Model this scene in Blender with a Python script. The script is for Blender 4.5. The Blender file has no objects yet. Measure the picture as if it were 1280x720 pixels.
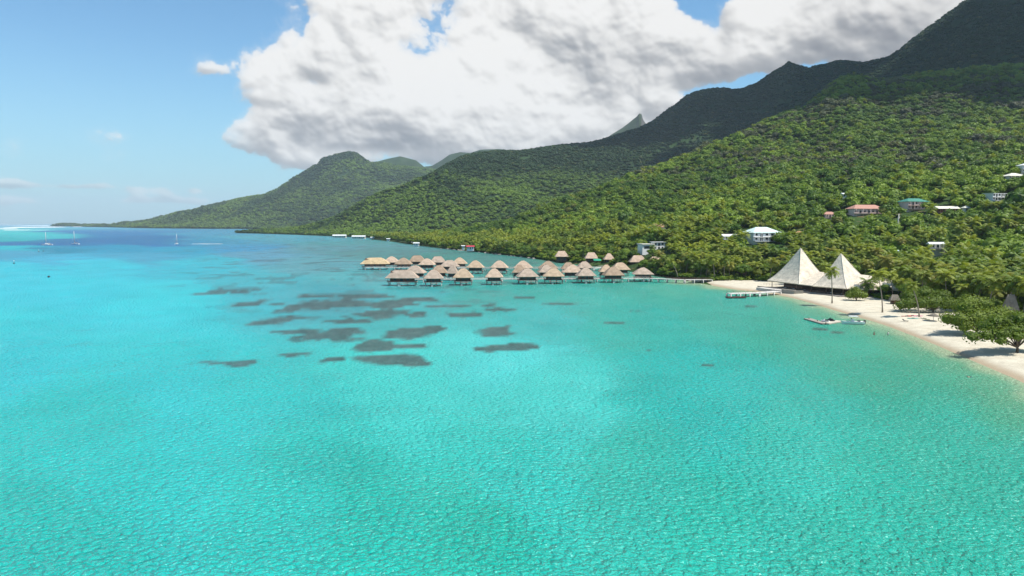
import bpy, math, random
import numpy as np
from mathutils import Vector, Matrix, noise as mnoise
R = math.radians
SC = bpy.context.scene
COL = SC.collection
F, H, PIT = 853.33, 35.0, math.atan(81/853.33)
CP, SP = math.cos(PIT), math.sin(PIT)

# ------------------------------------------------------------------ survey: a sight line of the photograph -> a point of the place
def ray(px, py):
    u, w = (px-640)/F, (360-py)/F
    return u/(CP+w*SP), (w*CP-SP)/(CP+w*SP)          # X/Y , (Z-H)/Y
def pt(px, py, Y):
    k, s = ray(px, py); return Vector((k*Y, Y, H+s*Y))
def sea(px, py, z=0.0):
    k, s = ray(px, py); Y = (z-H)/s; return Vector((k*Y, Y, z))
def lin(r, g, b):
    f = lambda c: (c/255/12.92 if c/255 <= .04045 else ((c/255+.055)/1.055)**2.4)
    return (f(r), f(g), f(b))

# ------------------------------------------------------------------ objects
def tag(o, label=None, cat=None, group=None, kind=None):
    if label: o['label'] = label
    if cat: o['category'] = cat
    if group: o['group'] = group
    if kind: o['kind'] = kind
    return o
def empty(name, loc, rz=0, label=None, cat=None, group=None, kind=None):
    o = bpy.data.objects.new(name, None); COL.objects.link(o)
    o.location = loc; o.rotation_euler = (0, 0, rz); o.empty_display_size = .2
    return tag(o, label, cat, group, kind)
class MB:
    def __init__(s): s.v = []; s.f = []; s.sm = []
    def add(s, vs, fs, M=None, smooth=False):
        n = len(s.v)
        s.v += [tuple(M @ Vector(v)) if M else tuple(v) for v in vs]
        s.f += [tuple(i+n for i in f) for f in fs]; s.sm += [smooth]*len(fs); return s
    def box(s, x0, x1, y0, y1, z0, z1, M=None):
        vs = [(x, y, z) for z in (z0, z1) for y in (y0, y1) for x in (x0, x1)]
        return s.add(vs, [(0,2,3,1),(4,5,7,6),(0,1,5,4),(2,6,7,3),(0,4,6,2),(1,3,7,5)], M)
    def tube(s, p, r, n=8, cap=True):
        """p: list of points, r: list of radii"""
        p = [Vector(q) for q in p]; vs = []
        for i, q in enumerate(p):
            t = (p[min(i+1, len(p)-1)]-p[max(i-1, 0)]).normalized()
            a = t.orthogonal().normalized() if abs(t.z) < .9 else Vector((1,0,0)).cross(t).normalized()
            b = t.cross(a)
            for k in range(n):
                an = 2*math.pi*k/n
                vs.append(q+(a*math.cos(an)+b*math.sin(an))*r[i])
        fs = [(i*n+k, i*n+(k+1) % n, (i+1)*n+(k+1) % n, (i+1)*n+k) for i in range(len(p)-1) for k in range(n)]
        if cap: fs += [tuple(range(n))[::-1], tuple((len(p)-1)*n+k for k in range(n))]
        return s.add(vs, fs, None, True)
    def bar(s, a, b, r, n=6): return s.tube([a, b], [r, r], n)
    def build(s, name, mat, parent=None, smooth=None):
        me = bpy.data.meshes.new(name); me.from_pydata(s.v, [], s.f)
        me.polygons.foreach_set('use_smooth', s.sm if smooth is None else [smooth]*len(s.f))
        if mat: me.materials.append(mat)
        me.update()
        o = bpy.data.objects.new(name, me); COL.objects.link(o)
        if parent: o.parent = parent
        return o
def np_mesh(name, co, faces, mat, cols=None, smooth=False):
    """quads/tris from numpy arrays"""
    me = bpy.data.meshes.new(name)
    co = np.asarray(co, np.float32); faces = np.asarray(faces, np.int32)
    n, k = faces.shape
    me.vertices.add(len(co)); me.vertices.foreach_set('co', co.ravel())
    me.loops.add(n*k); me.loops.foreach_set('vertex_index', faces.ravel())
    me.polygons.add(n); me.polygons.foreach_set('loop_start', np.arange(0, n*k, k, dtype=np.int32))
    me.polygons.foreach_set('loop_total', np.full(n, k, np.int32))
    me.polygons.foreach_set('use_smooth', np.full(n, smooth))
    if mat: me.materials.append(mat)
    me.update(calc_edges=True); me.validate()
    if cols is not None:
        for nm, c in cols.items():
            a = me.color_attributes.new(nm, 'FLOAT_COLOR', 'POINT')
            c4 = np.ones((len(co), 4), np.float32); c4[:, :3] = c
            a.data.foreach_set('color', c4.ravel())
    return me
def link_mesh(name, me, parent=None):
    o = bpy.data.objects.new(name, me); COL.objects.link(o)
    if parent: o.parent = parent
    return o
def copy_tree(o, parent=None):
    c = o.copy(); COL.objects.link(c)
    if parent: c.parent = parent
    for ch in list(o.children): copy_tree(ch, c)
    return c

# ------------------------------------------------------------------ shader expression helper
class NT:
    def __init__(s, tree): s.t = tree
    def n(s, typ, **kw):
        nd = s.t.nodes.new(typ)
        for k, v in kw.items(): setattr(nd, k, v)
        return nd
    def set(s, sock, v):
        if isinstance(v, X): s.t.links.new(v.s, sock)
        elif isinstance(v, bpy.types.NodeSocket): s.t.links.new(v, sock)
        elif v is not None: sock.default_value = v
    def m(s, op, a, b=None, c=None, clamp=False):
        nd = s.n('ShaderNodeMath', operation=op); nd.use_clamp = clamp
        for i, v in enumerate((a, b, c)):
            if v is not None: s.set(nd.inputs[i], v)
        return X(s, nd.outputs[0])
    def vm(s, op, a, b=None, out=0):
        nd = s.n('ShaderNodeVectorMath', operation=op); s.set(nd.inputs[0], a)
        if b is not None: s.set(nd.inputs[3 if op == 'SCALE' else 1], b)
        return X(s, nd.outputs[out])
    def noise(s, vec, scale, detail=2, rough=.5, dist=0, out=0):
        nd = s.n('ShaderNodeTexNoise'); s.set(nd.inputs['Vector'], vec)
        nd.inputs['Scale'].default_value = scale; nd.inputs['Detail'].default_value = detail
        nd.inputs['Roughness'].default_value = rough; nd.inputs['Distortion'].default_value = dist
        return X(s, nd.outputs[out])
    def mix(s, f, a, b, blend='MIX'):
        nd = s.n('ShaderNodeMix', data_type='RGBA', blend_type=blend)
        s.set(nd.inputs[0], f); s.set(nd.inputs[6], (*a, 1) if isinstance(a, tuple) and len(a) == 3 else a)
        s.set(nd.inputs[7], (*b, 1) if isinstance(b, tuple) and len(b) == 3 else b)
        return X(s, nd.outputs[2])
    def ramp(s, v, lo, hi, a=0., b=1., smooth=True):
        nd = s.n('ShaderNodeMapRange', interpolation_type='SMOOTHSTEP' if smooth else 'LINEAR')
        s.set(nd.inputs[0], v)
        for i, q in enumerate((lo, hi, a, b)): nd.inputs[i+1].default_value = q
        return X(s, nd.outputs[0])
    def comb(s, x, y, z):
        nd = s.n('ShaderNodeCombineXYZ')
        for i, q in enumerate((x, y, z)): s.set(nd.inputs[i], q)
        return X(s, nd.outputs[0])
    def sep(s, v):
        nd = s.n('ShaderNodeSeparateXYZ'); s.set(nd.inputs[0], v); return [X(s, o) for o in nd.outputs]
class X:
    def __init__(s, nt, so): s.nt = nt; s.s = so
    def __add__(a, b): return a.nt.m('ADD', a, b)
    def __sub__(a, b): return a.nt.m('SUBTRACT', a, b)
    def __mul__(a, b): return a.nt.m('MULTIPLY', a, b)
    def __truediv__(a, b): return a.nt.m('DIVIDE', a, b)
    __radd__ = __add__; __rmul__ = __mul__
    def __rsub__(a, b): return a.nt.m('SUBTRACT', b, a)
    def __neg__(a): return a*-1.
def new_mat(name):
    m = bpy.data.materials.new(name); m.use_nodes = True
    nt = NT(m.node_tree); bs = m.node_tree.nodes['Principled BSDF']
    return m, nt, bs, m.node_tree.nodes['Material Output']
def objco(nt):
    return X(nt, nt.n('ShaderNodeTexCoord').outputs['Object'])
def posco(nt):
    return X(nt, nt.n('ShaderNodeNewGeometry').outputs['Position'])
MATS = {}
def simple(name, c, rough=.7, var=.25, scale=1.5, spec=.3, stretch=(1,1,1), bump=0., bdist=.02, metal=0.):
    """painted / weathered surface: base colour broken up by two noises"""
    if name in MATS: return MATS[name]
    m, nt, bs, out = new_mat(name)
    p = objco(nt); q = nt.vm('MULTIPLY', p, stretch)
    n1 = nt.noise(q, scale, 4, .6); n2 = nt.noise(p, scale*6, 3, .6)
    f = nt.ramp(n1*.65+n2*.35, .3, .7)
    a = tuple(x*(1-var) for x in c); b = tuple(min(.9, x*(1+var*.6)) for x in c)
    nt.set(bs.inputs['Base Color'], nt.mix(f, a, b))
    bs.inputs['Roughness'].default_value = rough; bs.inputs['Specular IOR Level'].default_value = spec
    bs.inputs['Metallic'].default_value = metal
    if bump:
        bn = nt.n('ShaderNodeBump'); bn.inputs['Strength'].default_value = bump; bn.inputs['Distance'].default_value = bdist
        nt.set(bn.inputs['Height'], nt.noise(q, scale*4, 4, .65)); nt.set(bs.inputs['Normal'], bn.outputs[0])
    MATS[name] = m; return m

# ------------------------------------------------------------------ camera
cam = bpy.data.cameras.new('camera'); cam.sensor_width = 36; cam.lens = 24; cam.clip_start = .5; cam.clip_end = 80000
co = bpy.data.objects.new('camera', cam); COL.objects.link(co)
co.location = (0, 0, H); co.rotation_euler = (math.pi/2-PIT, 0, 0); SC.camera = co

# ------------------------------------------------------------------ daylight
SUN_AZ, SUN_EL = R(108), R(60)
SUND = Vector((math.cos(SUN_EL)*math.sin(SUN_AZ), math.cos(SUN_EL)*math.cos(SUN_AZ), math.sin(SUN_EL)))
sl = bpy.data.lights.new('sun', 'SUN'); sl.energy = 5.0; sl.angle = R(.53); sl.color = (1, .955, .89)
so = bpy.data.objects.new('sun', sl); COL.objects.link(so)
so.rotation_euler = SUND.to_track_quat('Z', 'Y').to_euler(); so.location = SUND*3000
CLOUD_S, SKY_S, HOR_S = 7.25, 1.12, 7.0
W = bpy.data.worlds.new('World'); SC.world = W; W.use_nodes = True
nt = NT(W.node_tree); bg = W.node_tree.nodes['Background']; bg.inputs[1].default_value = .10
sky = nt.n('ShaderNodeTexSky', sky_type='NISHITA'); sky.sun_disc = False
sky.sun_elevation = SUN_EL; sky.sun_rotation = SUN_AZ; sky.altitude = 0; sky.air_density = 1.0; sky.dust_density = .6; sky.ozone_density = 1.6
# ---- numpy noise (also used for the land and the water)
def _hash(ix, iy, seed):
    h = (ix.astype(np.int64)*374761393 + iy.astype(np.int64)*668265263 + seed*1442695041) & 0xffffffff
    h = ((h ^ (h >> 13))*1274126177) & 0xffffffff
    return ((h ^ (h >> 16)) & 0xffff)/65535.0
def vnoise(x, y, seed=0):
    x = np.asarray(x, float); y = np.asarray(y, float)
    ix = np.floor(x); iy = np.floor(y); fx = x-ix; fy = y-iy
    fx = fx*fx*(3-2*fx); fy = fy*fy*(3-2*fy); ix = ix.astype(np.int64); iy = iy.astype(np.int64)
    a = _hash(ix, iy, seed); b = _hash(ix+1, iy, seed); c = _hash(ix, iy+1, seed); e = _hash(ix+1, iy+1, seed)
    return (a*(1-fx)+b*fx)*(1-fy)+(c*(1-fx)+e*fx)*fy
def fbm(x, y, o=4, seed=0, g=.5):
    s = 0; a = 1; t = 0
    for i in range(o):
        s = s+a*vnoise(x, y, seed+i*17); t += a; a *= g; x = x*2.03+11.3; y = y*2.03-7.1
    return s/t
def worley(x, y, seed):
    ix = np.floor(x).astype(np.int64); iy = np.floor(y).astype(np.int64); best = np.full(x.shape, 9.)
    for i in (-1, 0, 1):
        for j in (-1, 0, 1):
            cx = ix+i; cy = iy+j
            ddx = cx+_hash(cx, cy, seed)-x; ddy = cy+_hash(cx, cy, seed+77)-y
            np.minimum(best, ddx*ddx+ddy*ddy, out=best)
    return np.sqrt(best)
def billow(x, y, o, seed):
    s = 0; a = 1; t = 0
    for i in range(o):
        s = s+a*(1-np.minimum(worley(x, y, seed+i*13), 1.1)); t += a; a *= .52; x = x*2.1+3.3; y = y*2.1+5.1
    return s/t
def sstep(x, a, b):
    t = np.clip((x-a)/(b-a), 0, 1); return t*t*(3-2*t)
def azel(px, py):
    k, s = ray(px, py); return math.atan(k), math.atan(s/math.sqrt(1+k*k))

# ---- cloud cover of the sky: a map over azimuth and elevation, computed here
A0, A1, E0, E1 = R(-64), R(64), R(-1), R(40)
PPR = 1000.
nw, nh = int((A1-A0)*PPR), int((E1-E0)*PPR)
ga, ge = np.meshgrid(np.linspace(A0, A1, nw), np.linspace(E0, E1, nh))
gx, gy = ga*853, ge*853                                # units about as large as one pixel of the photograph
def blobsum(lst):
    tot = np.zeros_like(gx)
    for (px, py, rx, ry, am) in lst:
        A, Ee = azel(px, py); c = math.cos(A)
        tot += am*np.exp(-((gx-A*853)/(rx*c*1.1))**2-((gy-Ee*853)/ry)**2)
    return tot
CL = [(366,112,44,32,1.0),(362,160,48,30,.95),(455,60,60,66,1.05),(430,125,90,50,1.0),(520,135,100,65,.95),(500,10,70,36,.85),(440,8,40,26,.8),
      (620,90,95,75,1.0),(640,165,120,45,1.0),(730,95,140,75,1.1),(770,25,90,45,1.0),(690,10,80,40,.9),(840,85,60,40,.7),(405,192,46,18,.7),(470,188,90,22,.8),
      (560,170,90,40,.8),(950,45,70,42,.95),(1050,28,100,40,1.0),(1160,15,120,55,1.2),(1280,10,160,75,1.2),(1010,5,90,40,.8),(790,150,60,28,.7),(700,178,90,26,.8),(640,15,50,30,.5),
      (532,52,52,20,-.72),(575,22,56,16,-.68),(505,66,30,14,-.5),(610,0,50,14,-.6),(560,36,16,8,-.5),(876,6,28,32,-.95),(898,38,26,26,-.6),(394,105,13,11,-1.3),(838,170,56,20,-1.0),(925,110,64,14,-1.2),(1040,82,50,13,-.8),(330,218,60,20,-.7),
      (262,80,15,7,.75),(225,5,70,36,-.6),(230,55,40,20,-.4),(238,110,50,30,-.4),(20,231,50,5,.78),(108,233,24,4,.78),(170,239,18,6,.8),(205,240,12,7,.8),(246,238,10,4,.72),(20,251,36,5,.7),(190,251,50,4,.72),(140,244,14,5,-.5),(240,262,60,8,-.6),(330,240,30,4,.4)]
w1 = (fbm(gx/90, gy/80, 6, 301, .55)-.5)*120; w2 = (fbm(gx/90, gy/80, 6, 302, .55)-.5)*95
sv = gx, gy; gx, gy = gx+w1*.55*sstep(sv[1], 20, 90), gy+w2*.55*sstep(sv[1], 20, 90); lay = blobsum(CL); gx, gy = sv
X_, Y_ = gx+w1*.35, gy+w2*.35
bl = billow(X_/70, Y_/56, 5, 311)
fb = fbm(X_/120, Y_/90, 8, 321, .58)
fine = fbm(gx/26, gy/18, 6, 331, .62); crisp = billow(X_/19, Y_/15, 3, 341)
elsewhere = sstep(ge, .36, .5)*.45+sstep(np.abs(ga), R(44), R(60))*sstep(ge, .02, .12)*.5
dn = lay*.85+elsewhere-.50+(fb-.5)*1.75+(bl-.42)*.95+(crisp-.4)*.26
def smooth(a, n):
    for _ in range(2):
        for ax in (0, 1):
            c = np.cumsum(np.pad(a, [(n+1, n) if i == ax else (0, 0) for i in (0, 1)], 'edge'), axis=ax)
            a = (np.take(c, range(2*n+1, c.shape[ax]), ax)-np.take(c, range(0, c.shape[ax]-2*n-1), ax))/(2*n+1)
    return a
al = sstep(dn, -.22, .36)*.5+sstep(dn, .0, .13)*.5
th = np.sqrt(np.clip(smooth(dn, 2)+.02, 0, 2.2))
hgt = smooth(th, 5)*60+smooth(bl, 4)*26+smooth(fine, 1)*6+smooth(crisp, 1)*8
gyy, gxx = np.gradient(hgt, 853/PPR)
lx, ly, lz = .42, .84, .42
nrm = np.sqrt(gxx**2+gyy**2+2.2)
lam = (-gxx*lx-gyy*ly+lz*1.4)/nrm
sh = np.zeros_like(dn); soft = smooth(np.clip(dn, 0, .9), 4)
for k_ in range(1, 15):                                # cloud between this point and the sun
    o_ = k_*6; sx_, sy_ = int(o_*.5*PPR/853), int(o_*.85*PPR/853)
    t_ = np.zeros_like(dn); t_[:nh-sy_, :nw-sx_] = soft[sy_:, sx_:]; sh += t_
big = smooth(fbm(gx/75+40, gy/38, 4, 351, .55), 3)
GREY = [(470,178,90,18,.34),(560,197,90,20,.30),(740,50,110,42,.34),(800,85,90,26,.20),(1120,42,150,30,.45),(1200,16,100,40,.5),(690,180,40,14,.2),(345,185,50,14,.18),(20,231,70,7,.42),(108,233,40,8,.45),(200,239,60,7,.42)]
WHITE = [(600,85,80,46,.24),(590,40,40,20,.12),(800,30,50,20,.12),(440,30,40,26,.08),(560,160,50,14,.2),(410,195,60,9,.3),(500,195,50,7,.25),(650,120,90,20,.12),(320,105,30,14,.1),(960,35,60,30,.15)]
br = .945+.33*(lam-.35)-.0105*sh-(sstep(big, .50, .68))*.13-blobsum(GREY)*.35+blobsum(WHITE)*.9+(fine-.5)*.18+(bl-.42)*.12
br = smooth(1-np.logaddexp(0, (1-br-.02)*5)/5*.0-np.maximum(0, .98-br)/(1+.9*np.maximum(0, .98-br)), 1); br = np.clip(br, .40, 1)
tt = sstep(br, .5, .9)[..., None]
col = (np.array(lin(188,193,203))*(1-tt)+np.array(lin(252,251,249))*tt)*(br**1.15)[..., None]
low = .75+.25*sstep(ge, .01, .10); lf = sstep(gx+ge*0, azel(255, 200)[0]*853, azel(335, 200)[0]*853); al = al*(lf+(1-lf)*(.72+.2*sstep(ge, .1, .16)))*low
img = bpy.data.images.new('cloud_cover', nw, nh, alpha=True, float_buffer=True)
buf = np.ones((nh, nw, 4), np.float32); buf[..., :3] = col; buf[..., 3] = al
img.colorspace_settings.name = 'Non-Color'; img.alpha_mode = 'CHANNEL_PACKED'; img.pixels.foreach_set(buf.ravel()); img.update()
d = X(nt, nt.n('ShaderNodeTexCoord').outputs['Generated'])
dx, dy, dz = nt.sep(d)
az = nt.m('ARCTAN2', dx, dy); el = nt.m('ARCSINE', dz)
ti = nt.n('ShaderNodeTexImage', extension='CLIP'); ti.image = img
nt.set(ti.inputs[0], nt.comb((az-A0)*(1/(A1-A0)), (el-E0)*(1/(E1-E0)), 0.))
edge = nt.ramp(nt.m('ABSOLUTE', az), R(63), R(55))*nt.ramp(el, R(39.5), R(33))
ccol = nt.vm('SCALE', ti.outputs[0], CLOUD_S)
skyt = nt.mix(1.0, nt.vm('SCALE', sky.outputs[0], SKY_S), (.69, 1.0, 1.10, 1), 'MULTIPLY')
skyt = nt.mix(nt.ramp(el, -.01, .26, .60, 0.), skyt, tuple(c*HOR_S for c in lin(165,220,240)))   # moist air low over the sea
W.node_tree.links.new(nt.mix(X(nt, ti.outputs[1])*edge, skyt, ccol).s, bg.inputs[0])
W.cycles.sampling_method = 'MANUAL'; W.cycles.sample_map_resolution = 512
SC.view_settings.view_transform = 'Standard'; SC.view_settings.look = 'None'; SC.view_settings.exposure = .42; SC.view_settings.gamma = 1
SC.render.engine = 'CYCLES'
SC.cycles.use_denoising = True; SC.cycles.denoiser = 'OPENIMAGEDENOISE'
SC.cycles.max_bounces = 5; SC.cycles.diffuse_bounces = 2; SC.cycles.glossy_bounces = 2; SC.cycles.transmission_bounces = 3
SC.cycles.transparent_max_bounces = 6; SC.cycles.volume_bounces = 0; SC.cycles.sample_clamp_indirect = 3; SC.cycles.sample_clamp_direct = 6
SC.cycles.use_adaptive_sampling = True; SC.cycles.adaptive_threshold = .02
SC.cycles.caustics_reflective = False; SC.cycles.caustics_refractive = False
GL_R, GL_B, FR_S, FR_MAX, BD_B = .20, 1.0, 1.45, .50, .75
# ------------------------------------------------------------------ shoreline of the coast, by sight line (px, py) on the water's level
SHORE = [(300,292.2),(313,292.2),(345,292.8),(400,294.6),(440,297.6),(470,299.8),(495,302.2),(512,305.6),(535,309),(560,311.6),(600,315.5),(640,320),(680,325),(700,328.5),(740,331.5),(770,335),(800,339),
         (820,345),(850,349.5),(872,351.2),(890,357),(920,362),(960,366.5),(985,371),(1005,376),(1050,390),(1100,404),(1150,423),(1200,444),(1250,465),(1280,478)]
SHW = [sea(*p) for p in SHORE]
SHW = [(v.x, v.y) for v in SHW]+[(104,120),(98,90),(93,60),(90,30),(88,-20),(90,-120),(110,-260)]
SHK = np.array([x/y for x, y in SHW if y > 25]); SHY = np.array([y for x, y in SHW if y > 25])
def shore_Y(k): return np.interp(k, SHK, SHY)
def dist_poly(x, y, P):
    d = np.full(np.shape(x), 1e9)
    for (ax, ay), (bx, by) in zip(P[:-1], P[1:]):
        vx, vy = bx-ax, by-ay; L = vx*vx+vy*vy+1e-9
        t = np.clip(((x-ax)*vx+(y-ay)*vy)/L, 0, 1)
        d = np.minimum(d, np.hypot(x-ax-t*vx, y-ay-t*vy))
    return d

# ------------------------------------------------------------------ water
rt = np.concatenate([np.linspace(900, 60, 330), np.linspace(60, 6, 190)[1:], np.linspace(6, 1.15, 50)[1:]])
rr = np.concatenate([[.05, 12.0, 22.0], H*F/rt[rt < 1200]])
th = np.concatenate([np.linspace(-180, -52, 40)[:-1], np.linspace(-52, 52, 760), np.linspace(52, 180, 40)[1:-1]])
TH, RR = np.meshgrid(np.radians(th), rr)
wx = RR*np.sin(TH); wy = RR*np.cos(TH)
nr, nc = wx.shape
# water body colour (depth and bed) surveyed at points: (px, py, r, g, b as seen)
WC = [(0,282,140,185,205),(0,288,130,205,215),(40,292,90,200,205),(10,299,60,180,190),(10,304.5,50,110,170),(20,309,25,190,195),(60,304,45,105,165),(50,296,90,190,205),
      (90,290,70,125,185),(150,292,62,118,180),(200,297,52,110,172),(120,300,48,108,172),(180,304,40,110,170),(260,293,95,150,190),(280,299,85,150,190),(330,297,115,165,190),
      (60,313,20,140,165),(150,309,18,150,180),(220,313,30,160,185),(300,310,70,150,185),(10,318,85,165,190),(80,322,80,180,205),(180,320,80,165,190),(260,330,60,190,200),(120,332,60,200,210),
      (10,340,60,205,215),(100,360,50,205,212),(200,380,48,208,210),(330,320,110,160,180),(420,310,105,155,160),(400,330,110,165,170),(480,315,95,145,140),(560,320,75,140,125),(640,326,80,140,125),(700,335,85,150,130),
      (330,350,75,180,185),(440,345,95,175,175),(420,365,80,170,175),(520,372,70,180,175),(600,366,60,175,160),(700,362,60,180,160),(800,360,60,175,150),(850,357,90,180,150),
      (650,400,70,190,180),(800,400,55,185,165),(900,385,75,180,155),(1000,400,60,175,145),(1080,420,70,178,145),(1150,440,75,175,140),(1230,480,68,180,145),(1280,500,75,178,142),
      (500,480,70,210,195),(620,440,90,215,205),(700,500,80,210,195),(860,480,45,190,175),(900,520,45,188,172),(1000,560,55,190,168),(1200,560,65,186,158),(1280,600,60,184,156),
      (0,430,45,205,205),(200,470,45,200,195),(100,560,35,198,185),(50,700,22,188,170),(350,620,40,195,178),(600,700,30,190,165),(640,600,50,200,182),(900,700,45,190,165),(1250,700,50,185,158),
      (300,520,45,200,190),(450,700,25,190,168),(800,620,55,190,168),(1100,640,50,186,160)]
def water_color(x, y):
    Y = np.maximum(y, 25.0); t = H*F/Y; px = 640+F*x/Y; px = np.clip(px, -250, 1600); t = np.clip(t, 1.2, 520)
    lt = np.log(t)*210
    bluecut = 1-.16*sstep(t, 30, 22)*sstep(t, 4, 8)
    num = np.zeros(x.shape+(3,)); den_ = np.zeros(x.shape)
    wobx = (fbm(px/70, lt/18, 3, 5)-.5)*80; wobt = (fbm(px/90, lt/22, 3, 9)-.5)*26
    for (a, b, r, g, bb) in WC:
        c = np.array(lin(r, g, bb)); lb = math.log(b-279+.0)*210
        d2 = ((px+wobx-a)/1.3)**2+((lt+wobt-lb))**2
        w = 1/(d2+60)**2.4
        num += w[..., None]*c; den_ += w
    c = num/den_[..., None]
    # bed texture: sand ripples, weed streaks, scattered coral rubble
    n = fbm(x/14, y/14, 4, 3); n2 = fbm(x/50+3, y/50, 4, 21)
    c = c*(1+(n-.5)[..., None]*.22+(n2-.5)[..., None]*.16)
    far = sstep(t, 150, 60)*sstep(t, 8, 20)
    rub = sstep(fbm(x/16, y/16, 5, 77, .6), .55, .68)*far*sstep(px, 150, 330)*sstep(px, 800, 560)*.55
    coral = np.array(lin(96, 104, 98))
    m = rub
    wobA = (fbm(x/7, y/7, 4, 31)-.5); wobB = (fbm(x/2.5, y/2.5, 3, 41)-.5)
    for (cx, cy, rx, ry) in CORALS:
        C = sea(cx, cy); sx = rx*C.y/F; sy = ry*C.y*C.y/(H*F)
        q = np.hypot((x-C.x)/sx, (y-C.y)/sy)
        sc = 3.0/max(min(sx, sy), 2.5)
        m = np.maximum(m, sstep(q+wobA*1.35+wobB*sc*.8, 1.18, .78)*.90)
    patch = coral*(.1+1.35*fbm(x/3.0, y/3.0, 5, 51, .7))[..., None]
    c = c*(1-m[..., None])+patch*m[..., None]
    # sand seen through the shallows
    ds = dist_poly(x, y, SHW[12:])
    ds = ds+(fbm(x/9, y/9, 3, 61)-.5)*7
    reach = np.where(y < 420, 1.0, .35)
    s1 = sstep(ds, 25, 2)*reach; s2 = sstep(ds, 7.5, .3)*reach
    green = np.array(lin(140, 176, 128)); sand = np.array(lin(222, 200, 156))
    c = c*(1-.72*s1[..., None])+green*(.72*s1)[..., None]
    c = c*(1-.85*s2[..., None])+sand*(.85*s2)[..., None]
    # pale sand bar running out from the sandy point
    for (bx, by, rx, ry) in ((1082, 404.5, 24, 1.8), (868, 353.6, 40, 3.5), (905, 360, 30, 2.5)):
        C = sea(bx, by); q = np.hypot((x-C.x)/(rx*C.y/F), (y-C.y)/(ry*C.y*C.y/(H*F)))
        w = sstep(q, 1.15, .4)*.75; c = c*(1-w[..., None])+sand*w[..., None]
    c[..., 2] *= bluecut; c[..., 0] *= 1-.45*sstep(t, 30, 22)*sstep(t, 4, 8)
    return np.clip(c*np.array([.66, 1.0, 1.04]), 0, 1)*.66
CORALS = [(489,451,45,8),(471,432.5,25,7),(516,433.5,26,3),(407,421,44,7),(434,412.5,28,4),(374,414,30,4.5),(337,403.5,26,5),(370,397,26,2.5),(395,382,36,8),(434,379,34,6),
          (489,380,29,6),(527,375,24,3),(470,393,36,6),(436,402,30,3),(505,416,28,8),(540,411,26,5),(520,393.5,17,3),(368,443,23,4),(417,450,14,3.2),(305,454,22,5),(270,453.5,28,2.5),
          (313,379,17,4),(270,365,21,4),(298,364,24,2.6),(345,381,14,2),(579,393,23,3.5),(620,414,20,6),(640,434,34,4),(612,437,14,2.5),(622,387,18,2.2),(612,381,12,1.6),(885,457,9,2.2),(1026,411,11,1),(1046,415.5,9,2.2),
          (450,370,40,3),(560,383,26,2.4),(395,370,30,2.4),(815,437,7,1),(700,380,18,1.2),(770,404,16,1.4),(660,372,16,1.2),(800,388,14,1.2),(940,382,14,1.2)]
wc = water_color(wx, wy)
idx = np.arange(nr*nc).reshape(nr, nc)
j2 = (np.arange(nc)+1) % nc
q = np.stack([idx[:-1, :], idx[:-1][:, j2], idx[1:][:, j2], idx[1:, :]], -1).reshape(-1, 4)
wco = np.stack([wx, wy, np.zeros_like(wx)], -1).reshape(-1, 3)
# a last cell closes the ring at the camera's foot
m, nt, bs, out = new_mat('lagoon water')
at = nt.n('ShaderNodeVertexColor', layer_name='body'); p = posco(nt)
m.node_tree.nodes.remove(bs)
def vor(vec, scale, feat='F1'):
    v = nt.n('ShaderNodeTexVoronoi', feature=feat, voronoi_dimensions='2D'); nt.set(v.inputs['Vector'], vec)
    v.inputs['Scale'].default_value = scale
    if feat == 'SMOOTH_F1': v.inputs['Smoothness'].default_value = .22
    return X(nt, v.outputs['Distance'])
chop = nt.noise(nt.vm('MULTIPLY', p, (1, .6, 1)), .16, 3, .55)
swell = nt.noise(nt.vm('MULTIPLY', p, (.6, 1, 1)), .035, 2)
def bump(h, s_):
    bn = nt.n('ShaderNodeBump'); bn.inputs['Strength'].default_value = s_; bn.inputs['Distance'].default_value = 1.0
    nt.set(bn.inputs['Height'], h); return bn.outputs[0]
# short wavelets: rounded domes that meet in narrow troughs; they show only by how the sun strikes them and what they reflect
pb_ = nt.vm('ADD', p, nt.vm('SCALE', nt.noise(p, .8, 3, .6, 0, 1), 1.5))
wind = nt.ramp(nt.noise(nt.vm('MULTIPLY', p, (1, .5, 1)), .05, 4, .6), .30, .66, .65, 1.15)
w1_ = vor(nt.vm('ADD', nt.vm('MULTIPLY', pb_, (.9, 1.05, 1)), (7.7, 3.1, 0)), 1.15, 'SMOOTH_F1'); w2_ = vor(nt.vm('ADD', pb_, (51.3, 9.1, 0)), 2.5, 'SMOOTH_F1')
ripple = (nt.m('POWER', w1_, 1.7)*-.74+nt.m('POWER', w2_, 1.7)*-.30)*wind
hh = ripple+chop*.7+swell*1.2
body = nt.n('ShaderNodeBsdfDiffuse'); nt.set(body.inputs[0], at.outputs[0]); nt.set(body.inputs['Normal'], bump(hh, BD_B))
gl = nt.n('ShaderNodeBsdfGlossy'); gl.inputs['Roughness'].default_value = GL_R; nt.set(gl.inputs['Normal'], bump(hh, GL_B))
fr = nt.n('ShaderNodeFresnel'); fr.inputs[0].default_value = 1.33; nt.set(fr.inputs[1], bump(hh, GL_B))
mx = nt.n('ShaderNodeMixShader'); nt.set(mx.inputs[0], nt.m('MINIMUM', X(nt, fr.outputs[0])*FR_S, FR_MAX))
m.node_tree.links.new(body.outputs[0], mx.inputs[1]); m.node_tree.links.new(gl.outputs[0], mx.inputs[2])
m.node_tree.links.new(mx.outputs[0], out.inputs[0])
WATER = link_mesh('water', np_mesh('water', np.vstack([wco, [[0, 0, 0]]]), q, m, {'body': np.vstack([wc.reshape(-1, 3), [[.05, .3, .3]]])}, True))
tag(WATER, kind='structure', label='turquoise lagoon water with dark coral patches')

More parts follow.
